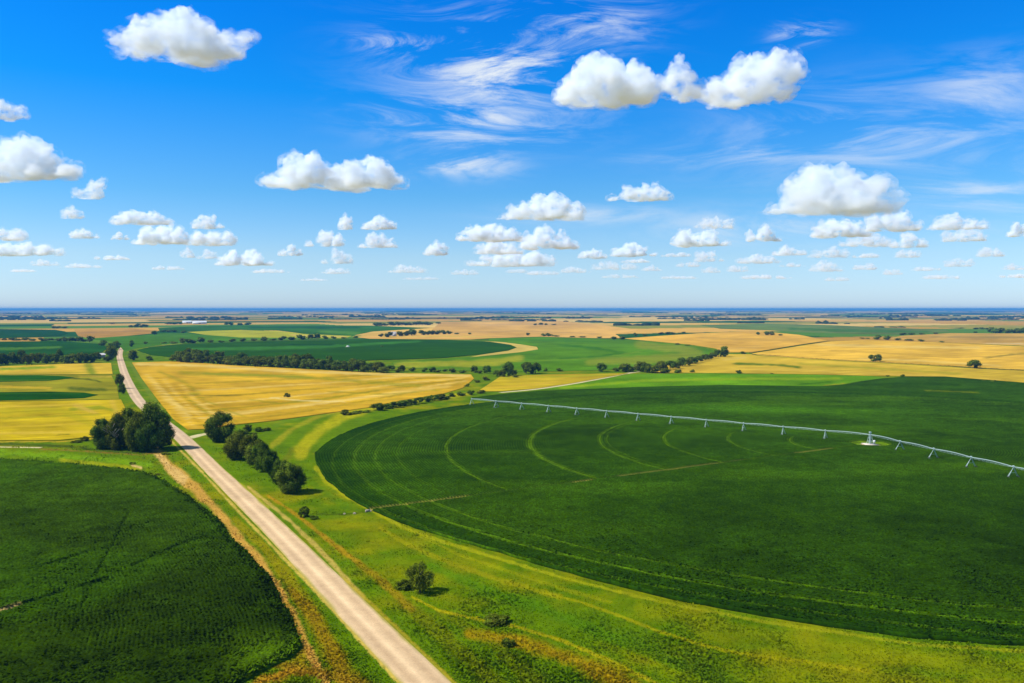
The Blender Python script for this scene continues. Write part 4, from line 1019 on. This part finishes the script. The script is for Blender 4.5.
# ------------------------------------------------------------------ clouds
def cloud_mat(dens, scale, lo, hi):
    m, N, L = newmat('cloud_vapour')
    o = N.new('ShaderNodeOutputMaterial'); p = N.new('ShaderNodeVolumePrincipled')
    p.inputs['Color'].default_value = (.925, .962, 1, 1); p.inputs['Anisotropy'].default_value = .1
    tc = N.new('ShaderNodeTexCoord'); nz = N.new('ShaderNodeTexNoise'); nz.inputs['Scale'].default_value = scale; nz.inputs['Detail'].default_value = 6; nz.inputs['Roughness'].default_value = .64
    mr = N.new('ShaderNodeMapRange'); mr.inputs[1].default_value = lo; mr.inputs[2].default_value = hi; mr.inputs[3].default_value = 0; mr.inputs[4].default_value = dens
    mp = N.new('ShaderNodeMapping'); mp.inputs['Scale'].default_value = (.6, .6, 1)
    L.new(tc.outputs['Object'], mp.inputs['Vector']); L.new(mp.outputs[0], nz.inputs['Vector']); L.new(nz.outputs['Fac'], mr.inputs[0]); L.new(mr.outputs[0], p.inputs['Density']); L.new(p.outputs[0], o.inputs['Volume'])
    return m

CLOUD_N = [0]
def cloud(u0, u1, vt, vb, label, lumps=None, group=None, thick=1.0, zb=1500.0):
    CLOUD_N[0] += 1; rnd = random.Random(CLOUD_N[0] * 7 + 1)
    thick *= rnd.uniform(.7, 1.15)
    uc = (u0 + u1) / 2; a = (uc - W / 2) / F; b = (HT / 2 - vb) / F
    t = (zb - H) / (-SP + b * CP); c = Vector((a * t, (CP + b * SP) * t, zb)); px = t / F
    wid, hei = (u1 - u0) * px, (vb - vt) * px
    if lumps is None:
        n = max(3, int(wid / hei * 1.7)); pk = rnd.uniform(-.5, .5); lumps = []
        for k in range(n):
            q = -.86 + 1.72 * k / (n - 1) + rnd.uniform(-.08, .08); e = math.sqrt(max(.05, 1 - abs(q - pk * .4) ** 2))
            lumps.append((q * .92, .12 + .3 * e * rnd.uniform(.6, 1.1), (.16 + .34 * e) * rnd.uniform(.75, 1.1)))
    lev = [[(lx * wid / 2, rnd.uniform(-.5, .5) * wid * .28, lz * hei, lr * hei) for lx, lz, lr in lumps]]
    big = (u1 - u0) > 60
    for n, f in (((13, .48), (9, .46), (5, .45)) if big else ((11, .48), (7, .46))):
        nx = []
        for x, y, z, R in lev[-1]:
            for _ in range(n):
                th = rnd.uniform(0, 6.283); s = rnd.uniform(-.55, 1); q = math.sqrt(1 - s * s); rr = R * f * rnd.uniform(.5, 1.2); k = rnd.uniform(.85, 1.12)
                nx.append((x + R * q * math.cos(th) * k * 1.1, y + R * q * math.sin(th) * k, z + R * s * k * .9, rr))
        lev.append(nx)
    def lumps_mesh(S, fit=None):
        V = (ICO_V[None] * S[:, None, 3:4] + S[:, None, :3]).reshape(-1, 3); Fc = (ICO_F[None] + (np.arange(len(S)) * len(ICO_V))[:, None, None]).reshape(-1, 3)
        f0 = .22 * hei; lo = V[:, 2] < f0; V[lo, 2] = f0 - (f0 - V[lo, 2]) * .16
        if fit is None: fit = (V[:, 0].min(), V[:, 0].max(), V[:, 2].min(), V[:, 2].max())
        a0, a1, b0, b1 = fit; V[:, 0] = (V[:, 0] - (a0 + a1) / 2) * wid / (a1 - a0); V[:, 2] = (V[:, 2] - b0) * hei / (b1 - b0)
        me = mesh_from('tmp', V, Fc, []); o = link('tmp', me)
        md = o.modifiers.new('r', 'REMESH'); md.mode = 'VOXEL'; md.voxel_size = max(px * .9, hei / 42)
        m2 = bpy.data.meshes.new_from_object(o.evaluated_get(bpy.context.evaluated_depsgraph_get()))
        bpy.data.objects.remove(o); bpy.data.meshes.remove(me)
        return m2, fit
    core, fit = lumps_mesh(np.array([p for l in lev for p in l]))
    big_l = np.array([p for l in lev[:2] for p in l]); big_l[:, 3] *= 1.2; big_l[:, 3] += .05 * hei; big_l[:, 0] *= 1.06
    rim, _ = lumps_mesh(big_l, fit)
    bm = bmesh.new(); bm.from_mesh(core); nf = len(bm.faces); bm.from_mesh(rim); bm.faces.ensure_lookup_table()
    for f_ in bm.faces[nf:]: f_.material_index = 1
    me2 = bpy.data.meshes.new('cloud'); bm.to_mesh(me2); bm.free(); bpy.data.meshes.remove(core); bpy.data.meshes.remove(rim)
    me2.materials.append(cloud_mat(thick * 11.0 / hei, 4.2 / hei, .43, .66)); me2.materials.append(cloud_mat(thick * 4.5 / hei, 5.0 / hei, .46, .70))
    o = link('cloud', me2); o.location = c
    tag(o, label, 'cloud', group)
    return o

cloud(106, 257, 8, 62, 'ragged white cloud high up at the top left', [(-.88, .48, .10), (-.7, .5, .16), (-.5, .5, .2), (-.25, .45, .34), (0, .5, .44), (.2, .48, .42), (.4, .42, .36), (.6, .5, .24), (.8, .58, .14), (.92, .62, .1)])
cloud(552, 664, 49, 106, 'bulky white cloud with a tall left hump near the top, right of the wispy streaks', [(-.8, .3, .2), (-.55, .4, .34), (-.2, .55, .42), (.1, .5, .42), (.4, .38, .36), (.7, .42, .26), (.9, .5, .16)])
cloud(656, 706, 56, 100, 'thin ragged cloud bridging two bulky ones near the top', [(-.7, .4, .3), (-.2, .5, .36), (.3, .35, .34), (.7, .3, .25)], thick=.6)
cloud(698, 804, 48, 104, 'bulky white cloud rising to the right near the top', [(-.85, .3, .22), (-.55, .35, .32), (-.2, .45, .38), (.15, .5, .38), (.5, .6, .36), (.8, .68, .28)])
cloud(-40, 86, 130, 179, 'large white cloud cut off by the left edge', [(-.7, .4, .5), (-.3, .55, .45), (-.05, .5, .4), (.2, .35, .32), (.5, .28, .26), (.8, .2, .17)])
cloud(-30, 28, 98, 121, 'small ragged cloud cut off at the left edge above the large one', [(-.5, .4, .4), (0, .5, .4), (.4, .35, .35), (.75, .5, .25)], thick=.6)
cloud(263, 406, 152, 189, 'long flat-bottomed white cloud in the left middle sky', [(-.88, .25, .22), (-.65, .4, .36), (-.4, .5, .46), (-.12, .42, .42), (.18, .36, .4), (.45, .36, .4), (.7, .4, .42), (.88, .3, .3)])
cloud(764, 906, 160, 215, 'tall domed white cloud with grey base in the right sky', [(-.85, .14, .16), (-.6, .22, .3), (-.3, .42, .44), (-.02, .52, .46), (.25, .42, .42), (.5, .28, .36), (.72, .36, .34), (.92, .2, .16)])
cloud(498, 588, 191, 220, 'white cloud with a rounded middle just right of centre sky', [(-.8, .2, .2), (-.45, .3, .36), (0, .5, .46), (.35, .42, .4), (.7, .36, .36)])
cloud(606, 673, 182, 202, 'small flat white cloud right of the rounded one', thick=.7)
cloud(73, 108, 176, 199, 'small tilted wisp of cloud below the large left cloud', [(-.6, .25, .26), (-.1, .35, .34), (.35, .55, .3), (.75, .75, .2)], thick=.55)
cloud(60, 84, 204, 219, 'tiny pale cloud puff below the tilted wisp', thick=.5)
cloud(110, 173, 208, 225, 'thin flat cloud above the low left cloud bank', thick=.7)
cloud(191, 226, 213, 229, 'small cloud right of the thin flat one', thick=.7)
cloud(131, 190, 222, 245, 'brightest cloud of the low left bank, with a round hump')
cloud(186, 236, 229, 246, 'right cloud of the low left bank')
cloud(69, 101, 228, 239, 'small grey-white cloud left of the low bank', thick=.6)
cloud(-20, 26, 226, 241, 'upper cloud at the left edge low in the sky', thick=.8)
cloud(-20, 62, 240, 256, 'lower long cloud at the left edge low in the sky', thick=.8)
cloud(217, 275, 248, 266, 'low cloud under the right end of the left bank')
cloud(277, 303, 243, 256, 'small low cloud between the left bank and the centre', thick=.8)
cloud(337, 354, 214, 230, 'tiny puff above the stack of clouds left of centre', thick=.7)
cloud(305, 346, 229, 247, 'upper left cloud in the low stack left of centre')
cloud(361, 398, 215, 230, 'top right cloud in the low stack left of centre')
cloud(357, 398, 231, 248, 'middle right cloud in the low stack left of centre')
cloud(321, 353, 246, 264, 'bottom cloud in the low stack left of centre', thick=.8)
cloud(423, 449, 241, 256, 'small bright cloud alone left of the central bank')
cloud(457, 529, 222, 242, 'upper left cloud of the low central bank')
cloud(519, 580, 225, 250, 'brightest humped cloud at the right of the low central bank')
cloud(466, 556, 249, 267, 'long lower cloud of the low central bank', thick=.7)
cloud(473, 524, 238, 255, 'middle cloud inside the low central bank', thick=.7)
cloud(668, 728, 227, 247, 'bright flat cloud low in the sky right of the central bank')
cloud(745, 781, 225, 242, 'small cloud right of the bright flat one')
cloud(693, 736, 214, 229, 'faint cloud above the bright flat one', thick=.5)
cloud(808, 870, 217, 238, 'left cloud of the bank under the tall domed cloud', thick=.9)
cloud(864, 919, 209, 232, 'right humped cloud of the bank under the tall domed cloud', thick=.9)
cloud(840, 893, 231, 247, 'faint lower cloud under the domed cloud', thick=.6)
cloud(889, 927, 231, 248, 'small lower cloud right of the faint one', thick=.8)
cloud(929, 985, 211, 230, 'cloud right of the bank under the domed cloud', thick=.8)
cloud(944, 988, 226, 242, 'pale cloud under that one, near the right edge', thick=.7)
cloud(1007, 1050, 218, 237, 'cloud cut off by the right edge')
cloud(610, 657, 241, 257, 'right one of two low flat clouds right of the central bank', thick=.9)
cloud(577, 608, 247, 259, 'left one of two low flat clouds right of the central bank', thick=.6)
lab = 'small white cloud puff low over the horizon'; g = 'small low cloud puffs over the horizon'
for q in ((180, 196, 246, 258), (194, 218, 248, 259), (388, 428, 263, 273), (772, 806, 244, 256), (807, 848, 245, 258), (694, 724, 249, 262), (734, 779, 253, 264), (807, 843, 259, 272), (943, 974, 257, 267), (893, 920, 248, 258), (590, 640, 260, 270), (675, 700, 259, 267), (726, 750, 264, 272), (978, 1004, 246, 257), (560, 592, 266, 273), (640, 664, 264, 271), (850, 880, 262, 270), (30, 60, 258, 266), (110, 130, 231, 240), (450, 480, 268, 275), (1000, 1030, 262, 270), (320, 350, 267, 274), (700, 722, 266, 273), (880, 905, 268, 275), (60, 100, 262, 268), (95, 130, 254, 260), (250, 290, 268, 273), (150, 185, 265, 270), (520, 560, 270, 275), (600, 640, 273, 278), (660, 700, 275, 279), (740, 790, 274, 279), (820, 850, 276, 281), (920, 960, 274, 279), (400, 440, 276, 280), (300, 330, 277, 281), (1000, 1040, 273, 278), (505, 530, 268, 273), (620, 650, 258, 263), (660, 690, 252, 257), (850, 880, 252, 258), (910, 940, 266, 271), (780, 806, 262, 267), (10, 40, 268, 272)):
    cloud(*q, lab, None, g, thick=.28 if q[3] > 264 else .42)

# ------------------------------------------------------------------ haze
bm = bmesh.new(); bmesh.ops.create_cube(bm, size=1)
for q in bm.verts: q.co = Vector((q.co.x * 140000, q.co.y * 140000, -40.0 if q.co.z < 0 else 78.0))
me = bpy.data.meshes.new('haze'); bm.to_mesh(me); bm.free(); hz = link('haze', me); tag(hz, 'thin blue haze over the far plain', 'haze', kind='stuff')
m, N, L = newmat('air'); oo = N.new('ShaderNodeOutputMaterial'); p = N.new('ShaderNodeVolumePrincipled')
p.inputs['Color'].default_value = (.09, .34, .76, 1); p.inputs['Density'].default_value = 6.5e-5; L.new(p.outputs[0], oo.inputs['Volume']); me.materials.append(m)

# ------------------------------------------------------------------ sun and sky
EL, AZ = math.radians(48), math.radians(-98)
sl = bpy.data.lights.new('sun', 'SUN'); so = bpy.data.objects.new('sun', sl); COL.objects.link(so)
so.rotation_euler = Vector((math.sin(AZ) * math.cos(EL), math.cos(AZ) * math.cos(EL), math.sin(EL))).to_track_quat('Z', 'Y').to_euler()
sl.energy = 5.0; sl.angle = math.radians(.5); sl.color = (1, .98, .945)
w = bpy.data.worlds.new('World'); C.world = w; w.use_nodes = True; nt = w.node_tree; N = nt.nodes; L = nt.links
bg = N['Background']; bg.inputs[1].default_value = .12
sk = N.new('ShaderNodeTexSky'); sk.sky_type = 'NISHITA'; sk.sun_disc = False; sk.sun_elevation = EL; sk.sun_rotation = AZ % (2 * math.pi)
sk.dust_density = .3; sk.ozone_density = 3; sk.air_density = 1.0
tc = N.new('ShaderNodeTexCoord'); sx = N.new('ShaderNodeSeparateXYZ'); L.new(tc.outputs['Generated'], sx.inputs[0])
rp = N.new('ShaderNodeValToRGB'); cr = rp.color_ramp
stops = [(0.0, (.64, .84, 1.28)), (.06, (.60, .79, 1.04)), (.13, (.30, .70, 1.02)), (.24, (.03, .62, 1.2)), (.36, (.005, .55, 1.3)), (.55, (.7, .85, .9)), (1.0, (.85, .9, .85))]
cr.elements[0].position, cr.elements[0].color = stops[0][0], (*stops[0][1], 1)
cr.elements[1].position, cr.elements[1].color = stops[-1][0], (*stops[-1][1], 1)
for pz, cz in stops[1:-1]:
    e = cr.elements.new(pz); e.color = (*cz, 1)
L.new(sx.outputs['Z'], rp.inputs[0])
mx = N.new('ShaderNodeMix'); mx.data_type = 'RGBA'; mx.blend_type = 'MULTIPLY'; mx.inputs[0].default_value = 1
L.new(sk.outputs[0], mx.inputs[6]); L.new(rp.outputs[0], mx.inputs[7])
# high cirrus: drawn-out streaks fixed in the northern sky
def math_node(op, a, b=None, clamp=False):
    n = N.new('ShaderNodeMath'); n.operation = op; n.use_clamp = clamp
    for k, q in enumerate((a, b)):
        if q is None: continue
        if isinstance(q, (int, float)): n.inputs[k].default_value = q
        else: L.new(q, n.inputs[k])
    return n.outputs[0]
zc = math_node('MAXIMUM', sx.outputs['Z'], .03)
yc = math_node('MAXIMUM', sx.outputs['Y'], .03); dx = math_node('DIVIDE', sx.outputs['X'], yc); dy = math_node('DIVIDE', sx.outputs['Z'], yc)
cb = N.new('ShaderNodeCombineXYZ'); L.new(dx, cb.inputs[0]); L.new(dy, cb.inputs[1])
def streaks(scale, sxx, rot, seed, dist, lo, hi):
    mp = N.new('ShaderNodeMapping'); mp.inputs['Location'].default_value = (seed, seed * .7, 0); mp.inputs['Rotation'].default_value = (0, 0, rot); mp.inputs['Scale'].default_value = (sxx, scale, 1)
    L.new(cb.outputs[0], mp.inputs['Vector']); nz = N.new('ShaderNodeTexNoise'); nz.inputs['Scale'].default_value = 1.0; nz.inputs['Detail'].default_value = 9; nz.inputs['Roughness'].default_value = .66; nz.inputs['Distortion'].default_value = dist
    L.new(mp.outputs[0], nz.inputs['Vector']); mr = N.new('ShaderNodeMapRange'); mr.interpolation_type = 'SMOOTHSTEP'; mr.inputs[1].default_value = lo; mr.inputs[2].default_value = hi; L.new(nz.outputs['Fac'], mr.inputs[0]); return mr.outputs[0]
def patch(u, v, ru, rv):
    a = (u - W / 2) / F; b = (HT / 2 - v) / F; r = np.array((a, CP + b * SP, -SP + b * CP)); r /= np.linalg.norm(r)
    # ellipse in azimuth and height
    ax = math_node('DIVIDE', sx.outputs['X'], sx.outputs['Y']); k1 = math_node('DIVIDE', math_node('SUBTRACT', ax, float(r[0] / r[1])), ru / F)
    k2 = math_node('DIVIDE', math_node('SUBTRACT', sx.outputs['Z'], float(r[2])), rv / F * .95)
    q = math_node('ADD', math_node('MULTIPLY', k1, k1), math_node('MULTIPLY', k2, k2)); fr = math_node('GREATER_THAN', sx.outputs['Y'], 0.0)
    return math_node('MULTIPLY', math_node('EXPONENT', math_node('MULTIPLY', q, -1.0)), fr)
s1 = streaks(19, 5.0, -.16, 3.1, 1.5, .42, .68); s2 = streaks(20, 3.6, -.22, 8.4, 1.1, .40, .70)
c1 = None
for args in ((500, 70, 90, 50), (470, 118, 80, 26), (585, 22, 60, 22), (465, 165, 45, 12), (800, 33, 26, 9), (400, 45, 40, 10)):
    p = patch(*args); c1 = p if c1 is None else math_node('MAXIMUM', c1, p)
c2 = None
for args in ((880, 135, 150, 40), (980, 90, 70, 25), (740, 155, 90, 12), (985, 195, 80, 28), (760, 225, 110, 18), (600, 215, 90, 10)):
    p = patch(*args); c2 = p if c2 is None else math_node('MAXIMUM', c2, p)
ci = math_node('MAXIMUM', math_node('MULTIPLY', math_node('MULTIPLY', s1, c1), 1.0), math_node('MULTIPLY', math_node('MULTIPLY', s2, c2), .58), True)
mc = N.new('ShaderNodeMix'); mc.data_type = 'RGBA'; L.new(ci, mc.inputs[0]); L.new(mx.outputs[2], mc.inputs[6]); mc.inputs[7].default_value = (5.4, 5.8, 6.2, 1)
L.new(mc.outputs[2], bg.inputs[0])

C.view_settings.view_transform = 'Standard'; C.view_settings.look = 'None'; C.view_settings.gamma = 1; C.view_settings.use_curve_mapping = False
C.view_settings.exposure = .35
cy = C.cycles; cy.max_bounces = 20; cy.volume_bounces = 16; cy.diffuse_bounces = 3; cy.use_denoising = True
print('trees', TREE_N[0], 'clouds', CLOUD_N[0])
